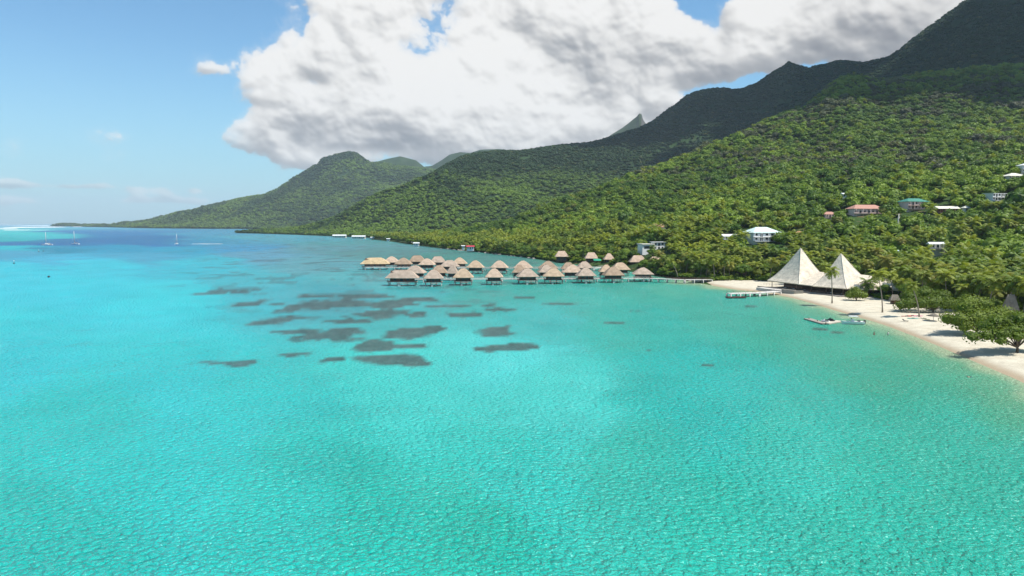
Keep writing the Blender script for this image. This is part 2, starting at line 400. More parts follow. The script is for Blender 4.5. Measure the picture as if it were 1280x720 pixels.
# ------------------------------------------------------------------ land: each hill is surveyed along sight lines (k = X/Y), knots (Y, z) from the shore up to its crest and down behind
def pchip_t(xs, ys, x):
    xs = np.asarray(xs, float); ys = np.asarray(ys, float); h = np.diff(xs); dl = np.diff(ys)/h
    m_ = np.zeros(len(xs)); m_[1:-1] = np.where(dl[:-1]*dl[1:] > 0, 2*dl[:-1]*dl[1:]/(dl[:-1]+dl[1:]+1e-12), 0); m_[0] = dl[0]; m_[-1] = dl[-1]
    i = np.clip(np.searchsorted(xs, x)-1, 0, len(h)-1); t = (x-xs[i])/h[i]; t = np.clip(t, 0, 1)
    return ((1+2*t)*(1-t)**2*ys[i]+t*(1-t)**2*h[i]*m_[i]+t*t*(3-2*t)*ys[i+1]+t*t*(t-1)*h[i]*m_[i+1])
class Layer:
    """cols: {px: [(Y, z), ...]} all with as many knots; crest: dense [(px, py, Y)] that replaces knot number ci"""
    def __init__(s, cols, crest=None, ci=None, tree=0, rough=(0, 300), seed=1):
        pxs = sorted(cols); s.ks = np.array([(p-640)/F for p in pxs])
        s.Y = np.array([[a for a, b in cols[p]] for p in pxs], float); s.Z = np.array([[b for a, b in cols[p]] for p in pxs], float)
        s.crest = None; s.ci = ci; s.rough = rough; s.seed = seed
        if crest:
            P = [pt(*c) for c in crest]; s.crest = (np.array([v.x/v.y for v in P]), np.array([v.y for v in P]), np.array([v.z-tree for v in P]))
    def knots(s, k):
        K = s.Y.shape[1]; k = np.asarray(k, float)
        Y = np.stack([np.interp(k, s.ks, s.Y[:, j]) for j in range(K)], -1); Z = np.stack([np.interp(k, s.ks, s.Z[:, j]) for j in range(K)], -1)
        if s.crest: 
            Y[..., s.ci] = np.interp(k, s.crest[0], s.crest[1]); Z[..., s.ci] = np.interp(k, s.crest[0], s.crest[2])
        return Y, Z
    def table(s, ks, nv):
        Y, Z = s.knots(ks); K = Y.shape[1]; v = np.linspace(0, K-1, nv)
        YY = np.array([pchip_t(np.arange(K), Y[i], v) for i in range(len(ks))])
        ZZ = np.array([pchip_t(Y[i], Z[i], YY[i]) for i in range(len(ks))])
        am, wl = s.rough
        if am:
            XX = ks[:, None]*YY
            g = 1-np.abs(fbm(XX/wl, YY/wl, 5, s.seed, .5)*2-1)*1.6
            sh = (fbm(XX/wl/2, YY/wl/2, 3, s.seed+5)-.5)
            cv = np.abs(v-(s.ci if s.ci is not None else K-2))[None, :]
            env = np.clip(cv/.8, 0.0, 1)*sstep(ZZ, 6, 90)
            ZZ = ZZ+(g*.8+sh*1.2)*am*env
        return YY, ZZ
    def mesh(s, name, k0, k1, nk, nv, mat, skirt=-6):
        ks = np.linspace(k0, k1, nk); YY, ZZ = s.table(ks, nv)
        s.tk, s.tY, s.tZ = ks, YY, ZZ
        XX = ks[:, None]*YY
        co_ = np.stack([XX, YY, ZZ], -1)
        i_ = np.arange(nk*nv).reshape(nk, nv)
        f = np.stack([i_[:-1, :-1], i_[1:, :-1], i_[1:, 1:], i_[:-1, 1:]], -1).reshape(-1, 4)
        o = link_mesh(name, np_mesh(name, co_.reshape(-1, 3), f, mat, None, True)); o['kind'] = 'structure'
        return o
    def z(s, x, y):
        k = np.clip(x/max(y, 1), s.tk[0], s.tk[-1]); i = min(int((k-s.tk[0])/(s.tk[1]-s.tk[0])), len(s.tk)-2); f = (k-s.tk[i])/(s.tk[1]-s.tk[0])
        return float(np.interp(y, s.tY[i], s.tZ[i])*(1-f)+np.interp(y, s.tY[i+1], s.tZ[i+1])*f)
    def hit(s, px, py, y0=120, y1=1600, lift=0):
        k, sl_ = ray(px, py); Y = y0
        while Y < y1:
            if s.z(k*Y, Y)+lift > H+sl_*Y: break
            Y += 1.5
        return Vector((k*Y, Y, s.z(k*Y, Y)))
    def scatter(s, n, rng, kr=None, vis=True):
        """n points spread evenly over the ground area"""
        YY, ZZ, ks = s.tY, s.tZ, s.tk
        dk = ks[1]-ks[0]; Ym = (YY[:-1, :-1]+YY[1:, 1:])/2; dY = np.diff(YY, axis=1)[:-1]
        A = Ym*dk*np.abs(dY)
        if kr is not None: A = A*((ks[:-1] > kr[0]) & (ks[:-1] < kr[1]))[:, None]
        c = rng.choice(A.size, n, p=(A/A.sum()).ravel()); i, j = np.unravel_index(c, A.shape)
        a = rng.random(n); b = rng.random(n)
        k = ks[i]+a*dk
        lo = YY[i, j]*(1-a)+YY[i+1, j]*a; hi = YY[i, j+1]*(1-a)+YY[i+1, j+1]*a
        zl = ZZ[i, j]*(1-a)+ZZ[i+1, j]*a; zh = ZZ[i, j+1]*(1-a)+ZZ[i+1, j+1]*a
        Y = lo+(hi-lo)*b; Z = zl+(zh-zl)*b
        return np.stack([k*Y, Y, Z], -1), j/(YY.shape[1]-1)*(s.Y.shape[1]-1)

def ground_mat(name, soil, green, rock, sc=.02):
    m, nt, bs, out = new_mat(name); p = posco(nt)
    g = nt.n('ShaderNodeNewGeometry'); nz = nt.sep(g.outputs['Normal'])[2]
    n1 = nt.noise(p, sc, 6, .6); n2 = nt.noise(p, sc*9, 5, .6)
    c = nt.mix(nt.ramp(n1, .4, .6), green, tuple(x*1.5 for x in green))
    c = nt.mix(nt.ramp(n2, .56, .66)*.8, c, soil)
    steep = nt.ramp(nz+(n1-.5)*.3, .62, .48)
    c = nt.mix(steep, c, nt.mix(n2, rock, tuple(x*.6 for x in rock)))
    nt.set(bs.inputs['Base Color'], c); bs.inputs['Roughness'].default_value = .95; bs.inputs['Specular IOR Level'].default_value = .1
    bn = nt.n('ShaderNodeBump'); bn.inputs['Strength'].default_value = 1; bn.inputs['Distance'].default_value = 3
    nt.set(bn.inputs['Height'], nt.noise(p, .09, 5, .65)); nt.set(bs.inputs['Normal'], bn.outputs[0])
    return m
M_GROUND = ground_mat('undergrowth and soil', (.16,.11,.06), (.030,.055,.014), (.10,.085,.07))
M_RIDGE = ground_mat('ridge slope', (.05,.06,.03), (.022,.042,.014), (.07,.06,.05), .006)
M_FAR = ground_mat('far slope', (.05,.06,.03), (.022,.042,.014), (.08,.075,.07), .004)

def SY(px): return float(shore_Y((px-640)/F))
L1c = {
 470:[(SY(470),.0),(1480,2),(1600,2),(1700,1),(1800,0),(1900,-2),(2000,-4),(2100,-6),(2200,-8)],
 520:[(SY(520),.0),(SY(520)+25,2),(1160,4),(1200,5),(1240,6),(1280,6),(1320,6),(1600,-2),(1900,-8)],
 560:[(SY(560),.0),(SY(560)+25,2.5),(1000,5),(1060,7),(1120,10),(1180,12),(1240,14),(1500,2),(1900,-8)],
 640:[(SY(640),.0),(SY(640)+20,3),(800,5),(880,9),(960,15),(1030,24),(1100,32),(1500,10),(1900,-8)],
 700:[(SY(700),.0),(SY(700)+20,3),(700,7),(800,17),(900,28),(1000,40),(1150,66),(1500,30),(2000,-8)],
 820:[(SY(820),.0),(480,4),(560,17),(700,32),(900,58),(1080,92),(1250,128),(1600,70),(2100,-8)],
 890:[(SY(890),.0),(440,3.5),(520,17),(680,38),(880,66),(1080,108),(1310,165),(1650,110),(2100,-8)],
 950:[(SY(950),-.4),(420,1.2),(520,22),(700,48),(900,84),(1120,132),(1390,229),(1700,180),(2100,20)],
 1060:[(SY(1060),-.4),(345,1.2),(450,12),(600,44),(800,85),(1100,165),(1500,352),(1800,300),(2100,200)],
 1145:[(SY(1145),-.4),(305,1.2),(430,12),(600,47),(820,95),(1120,185),(1500,322),(1800,330),(2100,330)],
 1240:[(SY(1240),-.4),(268,1.2),(400,14),(600,56),(800,104),(1120,190),(1500,300),(1800,330),(2100,330)],
 1300:[(SY(1300),-.4),(262,1.2),(380,14),(560,58),(760,104),(1120,200),(1500,300),(1800,330),(2100,330)],
 1500:[(SY(1500),-.4),(195,1.2),(300,22),(480,60),(700,110),(1000,190),(1350,300),(1600,340),(1900,330)],
 1900:[(SY(1900),-.4),(128,1.2),(230,24),(370,60),(520,110),(760,190),(1000,300),(1200,340),(1500,330)],
 2500:[(SY(2500),-.4),(84,1.2),(160,24),(260,60),(370,110),(520,190),(700,300),(850,340),(1100,330)],
}
cr1 = [(470,298,1800),(520,295,1320),(560,289,1240),(600,283,1150),(640,274,1100),(680,259,1130),(700,250,1150),(740,240,1190),(770,227,1210),(800,214,1240),(820,209,1250),(850,198,1280),(880,184,1300),(905,176,1330),(930,166,1360),(960,151,1400),
       (985,141,1430),(1005,136,1450),(1022,122,1480),(1035,110,1500),(1048,101,1500),(1065,96,1500),(1082,98,1500),(1095,103,1500),(1130,99,1510),(1200,90,1530),(1280,84,1540),(1500,90,1400)]
L1 = Layer(L1c, cr1, 6, 7, (17, 230), 3)
for px_ in (1900, 2500): L1.crest = tuple(np.append(a, b) for a, b in zip(L1.crest, ((px_-640)/F, 1000 if px_ == 1900 else 700, 300)))
L1.mesh('coastal_hill', (465-640)/F, (2500-640)/F, 520, 260, M_GROUND)
cr2 = [(302,290.5,2500),(312,287,2470),(330,286,2450),(380,283,2400),(420,271,2420),(450,261,2450),(480,250,2480),(500,242,2500),(530,224,2550),(545,213,2580),(560,204,2600),(578,195,2620),(600,191,2640),(622,189,2650),(650,189,2650),(680,186,2680),(710,183,2700),(740,180,2700),(756,174,2720),(775,168,2740),(800,160,2760),(818,152,2780),
       (830,142,2800),(845,132,2800),(858,121,2800),(872,115,2800),(890,112,2800),(905,111,2800),(918,113,2800),(932,110,2800),(950,103,2780),(965,92,2760),(980,83,2740),(986,78,2730),(996,82,2720),(1010,86,2700),(1030,83,2700),(1050,78,2680),(1066,80,2650),(1080,82,2620),(1095,78,2580),(1112,74,2550),
       (1125,66,2500),(1140,52,2450),(1152,43,2420),(1165,34,2400),(1180,24,2380),(1200,11,2350),(1230,-10,2300),(1260,-30,2250),(1300,-55,2200),(1400,-90,2100),(1700,-60,1900),(2100,60,1700),(2600,200,1500),(2900,262,1400)]
L2c = {p: [(y0,-1),(y0+40,2),(a,za),(b,zb),(c,0),(c*1.15,-10),(c*1.3,-40)] for p, y0, a, za, b, zb, c in (
 (300,2400,2440,2,2470,3,2500),(345,SY(345),2250,4,2330,6,2420),(420,SY(420),2020,12,2200,35,2420),(500,1500,1800,35,2150,95,2500),(560,1450,1750,60,2150,160,2600),(640,1400,1700,60,2150,165,2650),(740,1450,1800,60,2250,180,2700),
 (860,1500,1900,90,2300,260,2800),(985,1550,2000,170,2400,400,2730),(1100,1550,1850,300,2200,440,2560),(1200,1500,1750,390,2050,590,2350),(1300,1450,1700,410,1950,640,2200),(1700,1300,1500,400,1700,520,1900),(2100,1150,1300,260,1500,360,1700),(2600,1000,1150,80,1300,120,1500),(2900,950,1050,10,1200,20,1400))}
L2c = {p: [(a, b) if i != 4 else (v[4][0], 100) for i, (a, b) in enumerate(v)] for p, v in L2c.items()}
for p, v in L2c.items():
    zc = float(pt(p, float(np.interp(p, [c[0] for c in cr2], [c[1] for c in cr2])), v[4][0]).z); v[5] = (v[5][0], zc*.6); v[6] = (v[6][0], zc*.1-10)
L2 = Layer(L2c, cr2, 4, 7, (55, 420), 8)
L2.mesh('mountain_ridge', (296-640)/F, (2890-640)/F, 900, 230, M_RIDGE)
cr3 = [(95,284,7200),(120,283,6800),(160,281,6200),(190,276,5900),(215,269,5800),(240,263,5700),(262,256,5600),(290,250,5500),(310,247,5500),(330,244,5500),(345,238,5500),(358,229,5500),(370,221,5500),(385,212,5500),(398,204,5500),(405,197,5500),(414,195,5500),(425,192,5500),(437,190,5500),(445,191,5500),(453,197,5500),(462,203,5500),
       (480,203,5550),(500,208,5600),(540,212,5600),(600,220,5600),(700,240,5600)]
L3c = {p: [(y0,-3),(y0+60,3),(a,za),(b,zb),(c,100),(c+500,zd),(c+1000,-20)] for p, y0, a, za, b, zb, c, zd in (
 (95,7000,7100,2,7150,3,7200,-10),(180,4750,5300,10,5600,25,5900,5),(240,4350,4800,20,5300,70,5700,60),(330,4000,4500,60,5000,150,5500,150),(437,3900,4500,140,5000,330,5500,380),(520,3900,4500,150,5000,300,5600,300),(700,3900,4400,120,5000,200,5600,200))}
L3 = Layer(L3c, cr3, 4, 12, (60, 500), 14)
L3.mesh('far_mountain', (90-640)/F, (705-640)/F, 300, 120, M_FAR)
# second crest behind the far mountain, the shaded peak and the saddle behind
cr4 = [(430,215,6400),(455,205,6400),(470,201,6400),(485,197,6400),(500,194,6400),(508,196,6400),(520,199,6400),(530,207,6400),(540,206,6450),(552,199,6500),(562,192,6500),(575,189,6500),(588,190,6500),(600,186,6500),(625,185,6500),(660,192,6500),(700,200,6500)]
L4c = {p: [(5600,-5),(5800,60),(6000,za),(6400,100),(6900,50),(7400,-20)] for p, za in ((430,200),(500,260),(600,260),(700,240))}
L4 = Layer(L4c, cr4, 3, 10, (50, 500), 22)
L4.mesh('distant_peak', (428-640)/F, (702-640)/F, 160, 60, M_FAR)
cr5 = [(735,190,4500),(750,178,4500),(765,168,4500),(778,160,4500),(786,154,4500),(792,149,4500),(796,146,4500),(799,142,4500),(802,143,4500),(804,150,4500),(808,156,4500),(815,160,4500),(830,172,4500),(850,185,4500)]
L5c = {p: [(3700,100),(3900,200),(4200,za),(4500,100),(4800,300),(5200,100)] for p, za in ((735,330),(800,400),(850,330))}
M_SPIRE = ground_mat('spire rock', (.09,.08,.07), (.04,.055,.03), (.11,.10,.09), .006)
L5 = Layer(L5c, cr5, 3, 0, (30, 250), 33)
L5.mesh('rock_spire', (735-640)/F, (850-640)/F, 120, 60, M_SPIRE)

# ------------------------------------------------------------------ resort beach
BI = [(860,350.5),(890,348.5),(920,349),(960,352),(1000,357),(1050,366),(1090,373),(1130,379),(1165,383),(1200,391),(1240,396),(1290,400)]
BIW = [sea(px, py, 1.5) for px, py in BI]; BIW = [(v.x, v.y) for v in BIW]+[(196,225),(178,170),(160,120),(150,60),(146,0),(150,-120)]
BOW = SHW[19:]
def resample(P, n):
    P = np.array(P, float); L = np.concatenate([[0], np.cumsum(np.hypot(*np.diff(P, axis=0).T))]); t = np.linspace(0, L[-1], n)
    x = np.interp(t, L, P[:, 0]); y = np.interp(t, L, P[:, 1])
    ker = np.ones(5)/5
    for _ in range(2):
        xp = np.pad(x, 2, 'edge'); yp = np.pad(y, 2, 'edge'); x2 = np.convolve(xp, ker, 'valid'); y2 = np.convolve(yp, ker, 'valid'); x[1:-1] = x2[1:-1]; y[1:-1] = y2[1:-1]
    return np.stack([x, y], -1)
nb, mbv = 260, 40
BO = resample(BOW, nb); BIr = resample(BIW, nb)
dirn = BIr-BO; dl = np.hypot(dirn[:, 0], dirn[:, 1])[:, None]
dirn = dirn/np.maximum(dl, 1e-6)
vs = []
for j in range(mbv):
    t = j/(mbv-1)
    s_ = -7+(dl+11)*t                    # metres inland from the waterline
    P = BO+dirn*s_
    wig = (fbm(P[:, 0]/9, P[:, 1]/9, 3, 71)-.5)[:, None]*.22
    zz = np.where(s_ < 0, s_*.09, .0+1.55*(1-np.exp(-np.maximum(s_, 0)/9)))+wig*np.clip(s_/5+.4, 0, 1)*1.2
    zz = zz+np.clip((t-.9)*10, 0, 1)*0
    vs.append(np.concatenate([P, zz], 1))
vs = np.array(vs).transpose(1, 0, 2)
i_ = np.arange(nb*mbv).reshape(nb, mbv)
f = np.stack([i_[:-1, :-1], i_[:-1, 1:], i_[1:, 1:], i_[1:, :-1]], -1).reshape(-1, 4)
m, nt, bs, out = new_mat('coral sand'); p = posco(nt); z = nt.sep(p)[2]
n1 = nt.noise(p, .35, 5, .6); n2 = nt.noise(p, 3, 5, .65); n3 = nt.noise(p, .08, 3)
dry = nt.mix(nt.ramp(n1*.5+n2*.5, .35, .65), (.44,.385,.29), (.585,.535,.415))
wet = (.36,.28,.185)
c = nt.mix(nt.ramp(z+(n3-.5)*.40+(n2-.5)*.12, .12, .95), wet, dry)
c = nt.mix(nt.ramp(n2*.6+n3*.4, .60, .72)*.55, c, (.30,.24,.17))
nt.set(bs.inputs['Base Color'], c); bs.inputs['Roughness'].default_value = .9; bs.inputs['Specular IOR Level'].default_value = .15
bn = nt.n('ShaderNodeBump'); bn.inputs['Strength'].default_value = .8; bn.inputs['Distance'].default_value = .12
nt.set(bn.inputs['Height'], nt.noise(p, 1.6, 5, .7)); nt.set(bs.inputs['Normal'], bn.outputs[0])
link_mesh('beach', np_mesh('beach', vs.reshape(-1, 3), f, m, None, True))['kind'] = 'structure'

# ------------------------------------------------------------------ sea bed sheet under everything, out to the horizon, and the air
mb = MB(); mb.box(-26500, 26500, -26500, 26500, -12, -8)
mb.build('sea_bed', simple('bed sand', (.35,.33,.28)))['kind'] = 'structure'
HAZE_D = 4.0e-5
mb = MB(); mb.box(-27000, 27000, -27000, 27000, -13, 990)
hz = mb.build('haze', None); hz['kind'] = 'stuff'; hz['label'] = 'thin moist air over the lagoon'
m = bpy.data.materials.new('thin air'); m.use_nodes = True; t = m.node_tree; t.nodes.remove(t.nodes['Principled BSDF'])
pv = t.nodes.new('ShaderNodeVolumePrincipled'); pv.inputs['Density'].default_value = HAZE_D; pv.inputs['Color'].default_value = (.74,.89,1.0,1); pv.inputs['Anisotropy'].default_value = .0
t.links.new(pv.outputs[0], t.nodes['Material Output'].inputs['Volume']); hz.data.materials.append(m)

# ------------------------------------------------------------------ high clouds beyond the top of the picture whose shade lies on the ridges
m, nt, bs, out = new_mat('cloud'); bs.inputs['Base Color'].default_value = (.85,.86,.88,1); bs.inputs['Roughness'].default_value = 1; bs.inputs['Specular IOR Level'].default_value = 0
M_CLOUD = m
import bmesh
def cloud(x, y, z, rx, ry, rz_, seed, n=26):
    rg = random.Random(seed); bm = bmesh.new()
    for i in range(n):
        a = rg.random()*math.tau; r_ = math.sqrt(rg.random())
        s_ = rg.uniform(.26, .44)*(1.2-r_*.6)
        M = Matrix.Translation((x+rx*r_*math.cos(a), y+ry*r_*math.sin(a), z+rz_*rg.uniform(-.1, .5)*(1-r_)))@Matrix.Diagonal((rx*s_, ry*s_, rz_*s_*2.2, 1))
        bmesh.ops.create_icosphere(bm, subdivisions=3, radius=1, matrix=M)
    for v in bm.verts:
        q_ = v.co/160; d_ = mnoise.fractal(q_, .9, 2.1, 4)
        v.co += Vector((d_*90, mnoise.noise(q_*1.7+Vector((9,2,1)))*90, d_*60))
    me = bpy.data.meshes.new('cloud'); bm.to_mesh(me); bm.free(); me.materials.append(M_CLOUD)
    me.polygons.foreach_set('use_smooth', [True]*len(me.polygons))
    o = link_mesh('cloud', me); o['kind'] = 'structure'; return o
def shade_cloud(px, Y, zg, zc, rx, ry, seed, n=26):
    """a cloud at height zc whose shade falls round the ground point (px, Y, zg)"""
    x = (px-640)/F*Y; t_ = (zc-zg)/SUND.z
    return cloud(x+SUND.x*t_, Y+SUND.y*t_, zc, rx, ry, 120, seed, n)
# ------------------------------------------------------------------ foliage
def leaf_mat(name, dark, light, inst, transl=.28, yellow=(.17,.16,.03)):
    m, nt, bs, out = new_mat(name)
    if inst:
        at = nt.n('ShaderNodeAttribute', attribute_type='INSTANCER', attribute_name='tint'); v = X(nt, at.outputs['Fac'])
        at2 = nt.n('ShaderNodeAttribute', attribute_type='INSTANCER', attribute_name='hue'); hu = X(nt, at2.outputs['Fac'])
    else:
        oi = nt.n('ShaderNodeObjectInfo'); v = X(nt, oi.outputs['Random']); hu = nt.m('FRACT', v*7.31)
    n = nt.noise(objco(nt), 3.1 if inst else 1.1, 2, .6)
    c = nt.mix(nt.m('ADD', v*.75, (n-.5)*.9, clamp=True), dark, light)
    c = nt.mix(nt.ramp(hu, .80, 1.0)*.75, c, yellow)
    if inst: c = nt.mix(nt.ramp(hu, .14, .0)*.85, c, (.085,.078,.055))
    nt.set(bs.inputs['Base Color'], c); bs.inputs['Roughness'].default_value = .55; bs.inputs['Specular IOR Level'].default_value = .25
    tr = nt.n('ShaderNodeBsdfTranslucent'); nt.set(tr.inputs[0], nt.mix(1., c, (1.25,1.25,.7,1), 'MULTIPLY'))
    mx = nt.n('ShaderNodeMixShader'); mx.inputs[0].default_value = transl
    nt.t.links.new(bs.outputs[0], mx.inputs[1]); nt.t.links.new(tr.outputs[0], mx.inputs[2]); nt.t.links.new(mx.outputs[0], out.inputs[0])
    return m
G1, G2 = (.052,.112,.010), (.245,.340,.028)
M_LEAF_I = leaf_mat('forest leaves', G1, G2, True)
M_LEAF_F = leaf_mat('far forest leaves', (.018,.050,.011), (.180,.280,.030), True)  # dark end deepened to strengthen the painted shade on the upper ridge
M_PALM_I = leaf_mat('forest palm fronds', (.095,.150,.016), (.31,.335,.036), True)
M_LEAF = leaf_mat('tree leaves', (.055,.118,.012), (.225,.315,.028), False)
M_BUSHL = leaf_mat('seaside leaves', (.10,.155,.014), (.28,.335,.032), False)
M_PALM = leaf_mat('palm fronds', (.105,.160,.018), (.31,.335,.040), False, .3, (.22,.19,.035))
M_BARK = simple('palm bark', (.27,.22,.17), .85, .3, 3, stretch=(1,1,4))
M_TRUNK = simple('tree bark', (.13,.10,.075), .9, .35, 3, stretch=(1,1,.4))
rng = np.random.default_rng(11)
def cards(cen, nor, size, rg, el=1.0):
    n = len(cen); nor = nor/np.linalg.norm(nor, axis=1, keepdims=True)
    r_ = rg.normal(size=(n, 3)); t = np.cross(nor, r_); t /= np.linalg.norm(t, axis=1, keepdims=True)+1e-9; b = np.cross(nor, t)
    s_ = size[:, None]
    j = lambda: rg.uniform(.6, 1.15, (n, 1))
    v = np.stack([cen-t*s_*j()*el, cen-b*s_*j()*.8, cen+t*s_*j()*el, cen+b*s_*j()*.8], 1)
    return v.reshape(-1, 3)
def ico(sub):
    import bmesh
    bm = bmesh.new(); bmesh.ops.create_icosphere(bm, subdivisions=sub, radius=1); v = np.array([p.co[:] for p in bm.verts]); f = np.array([[q.index for q in t.verts] for t in bm.faces]); bm.free(); return v, f
ICO1, ICO2 = ico(1), ico(2); ico_v = ICO1[0]; ico_f = ICO1[1].tolist()
def crown_mesh(name, lumps, ncard, size, mat, seed, core=.80, sub=1, up=-.35):
    """lumps: [(x, y, z, r, rz)]; leaf clumps through the outer shell of every lump round a leafy core"""
    rg = np.random.default_rng(seed); L = np.array(lumps, float)
    w = L[:, 3]**2; pick = rg.choice(len(L), ncard, p=w/w.sum())
    dr = rg.normal(size=(ncard, 3)); dr[:, 2] = np.where(dr[:, 2] < up, -dr[:, 2]*.6, dr[:, 2]); dr /= np.linalg.norm(dr, axis=1, keepdims=True)
    rad = L[pick][:, [3, 3, 4]]*rg.uniform(.72, 1.10, (ncard, 1))
    c = L[pick][:, :3]+dr*rad
    nn = dr+rg.normal(size=(ncard, 3))*.34; nn[:, 2] += .30
    v = cards(c, nn, size*rg.uniform(.6, 1.25, ncard), rg)
    q = np.arange(len(v)).reshape(-1, 4)
    tri = np.concatenate([q[:, [0, 1, 2]], q[:, [0, 2, 3]]])
    V = [v]; Fc = [tri]; n = len(v); iv, fi = (ICO1 if sub == 1 else ICO2)
    if core:
        for (x, y, z, r, rz) in lumps:
            jit = 1+rg.uniform(-.16, .16, (len(iv), 1)); V.append(iv*jit*np.array([r, r, rz])*core+np.array([x, y, z])); Fc.append(fi+n); n += len(iv)
    return np_mesh(name, np.vstack(V), np.vstack(Fc), mat)
def rand_lumps(seed, n, spread=.62, r=(.38, .6), flat=.75, z0=.25):
    rg = random.Random(seed); out = [(0, 0, z0+.25*flat, .62, .60*flat)]
    for i in range(n):
        a = i*math.tau/n+rg.uniform(-.5, .5); d_ = spread*rg.uniform(.6, 1.05); q_ = rg.uniform(*r)
        out.append((d_*math.cos(a), d_*math.sin(a), z0+rg.uniform(-.2, .25)*flat, q_, q_*flat*rg.uniform(.8, 1.15)))
    return out
def palm_crown(name, mat, seed, nf=19, L=1.0, seg=7):
    """feather fronds arching out of one point; each leaflet its own narrow blade"""
    rg = random.Random(seed); V = []; Q = []
    for i in range(nf):
        a = i*2.399963+rg.uniform(-.2, .2); u_ = i/(nf-1); e0 = math.radians(78-95*u_+rg.uniform(-8, 8)); Lf = L*rg.uniform(.85, 1.12)
        p = Vector((0, 0, 0)); dirh = Vector((math.cos(a), math.sin(a), 0)); e = e0; pts = [p.copy()]
        for s_ in range(seg):
            p = p+(dirh*math.cos(e)+Vector((0, 0, math.sin(e))))*Lf/seg; e -= math.radians(rg.uniform(10, 17)); pts.append(p.copy())
        side = Vector((-math.sin(a), math.cos(a), 0))
        for s_ in range(seg):
            for h_ in (0, .5):
                q0 = pts[s_].lerp(pts[s_+1], h_); q1 = pts[s_].lerp(pts[s_+1], h_+.42); t_ = (s_+h_)/seg
                if t_ < .1: continue
                ll = L*.30*math.sin(math.pi*min(1, .18+t_*.82))**.6*rg.uniform(.85, 1.1)
                fw = (pts[s_+1]-pts[s_]).normalized()
                for sg in (-1, 1):
                    tip = side*sg*ll*.86+fw*ll*.45+Vector((0, 0, -ll*rg.uniform(.15, .5)))
                    n = len(V); V += [q0, q1, q1+tip*.96, q0+tip]; Q.append((n, n+1, n+2, n+3))
    return np_mesh(name, np.array([v[:] for v in V]), np.array(Q), mat)

def inland_x(y):
    ys = [q[1] for q in BIW][::-1]; xs = [q[0] for q in BIW][::-1]; return np.interp(y, ys, xs)
# ------------------------------------------------------------------ where the houses stand (sight line of the wall's foot, width in picture units)
def at_hit(px, py, wpx, lift=0):
    v = L1.hit(px, py, lift=lift); return v, wpx*v.y/F
CLEAR = []           # (x, y, radius, half width of the opened view, length of the opened view)
def clear(v, w, front=26, r=None): CLEAR.append((v.x, v.y, r or w*.5+1, w*.5, front*.7))
def is_clear(x, y):
    b = np.zeros(len(x), bool)
    for cx, cy, r, hw, fr in CLEAR:
        b |= np.hypot(x-cx, y-cy) < r
        k = cx/cy
        b |= (np.abs(x/y-k)*y < hw) & (y < cy) & (y > cy-fr)
    return b
HOUSE_SITES = {}
for nm, px, py, wpx, fr in (('big_white',951,301,42,45),('white_cluster',911,300,28,30),('two_block',817,312,36,40),('pink_small',823,288,26,40),('brown_roof',881,293,16,20),('long_white',879,277,20,30),
    ('green_roof',1141,262,34,45),('pink_villa',1081,267,44,45),('pink_lodge',1036,273,16,34),('cream_long',1182,266,28,40),('cream_hut',1207,265,9,30),('white_modern',1243,251,27,45),('pavilion',1266,225,22,45),('pavilion_up',1281,216,16,40),
    ('white_lone',1056,247,11,30),('blue_hut',986,260,8,30),('white_cube',1005,279,7,26),('palm_roof',1170,320,21,26),('palm_roof_small',1118,327,8,20)):
    v, w = at_hit(px, py, wpx); HOUSE_SITES[nm] = (v, w); clear(v, w, fr)
SOIL = []
for px, py, wpx in ((707,292,34),(994,293,24)):
    v, w = at_hit(px, py, wpx, 0); SOIL.append((v, w)); clear(v, w, 30, w*.42)
# restaurant, beach huts and land villas keep their ground open
RC = [(147,349,19),(158,326,17),(170,326,14),(152,338,14)]
def near_block(x, y):
    b = np.zeros(len(x), bool)
    for cx, cy, r in RC+HUTS: b |= np.hypot(x-cx, y-cy) < r
    return b
HUTS = []
VILLAS = [(702,325.5,17),(739,328,17),(761,329.5,14),(797,333,22),(821,335,26)]
for px, py, w in VILLAS:
    v = sea(px, py, 2.5); HUTS.append((v.x, v.y+3, w*v.y/F*.5+2.5)); HUTS.append((v.x*.97, v.y-9, w*v.y/F*.4))
LANDHUTS = [(1160,364,20,3.5),(1262,398,14,2),(1118,381,11,1.2),(1156,345,12,4)]
for px, py, w, z in LANDHUTS:
    v = sea(px, py, z); HUTS.append((v.x, v.y, w*v.y/F*.6+1))
    HUTS.append((v.x*.96, v.y*.965, w*v.y/F*.45))
    if px == 1160: HUTS.append((v.x*.925, v.y*.93, w*v.y/F*.5))

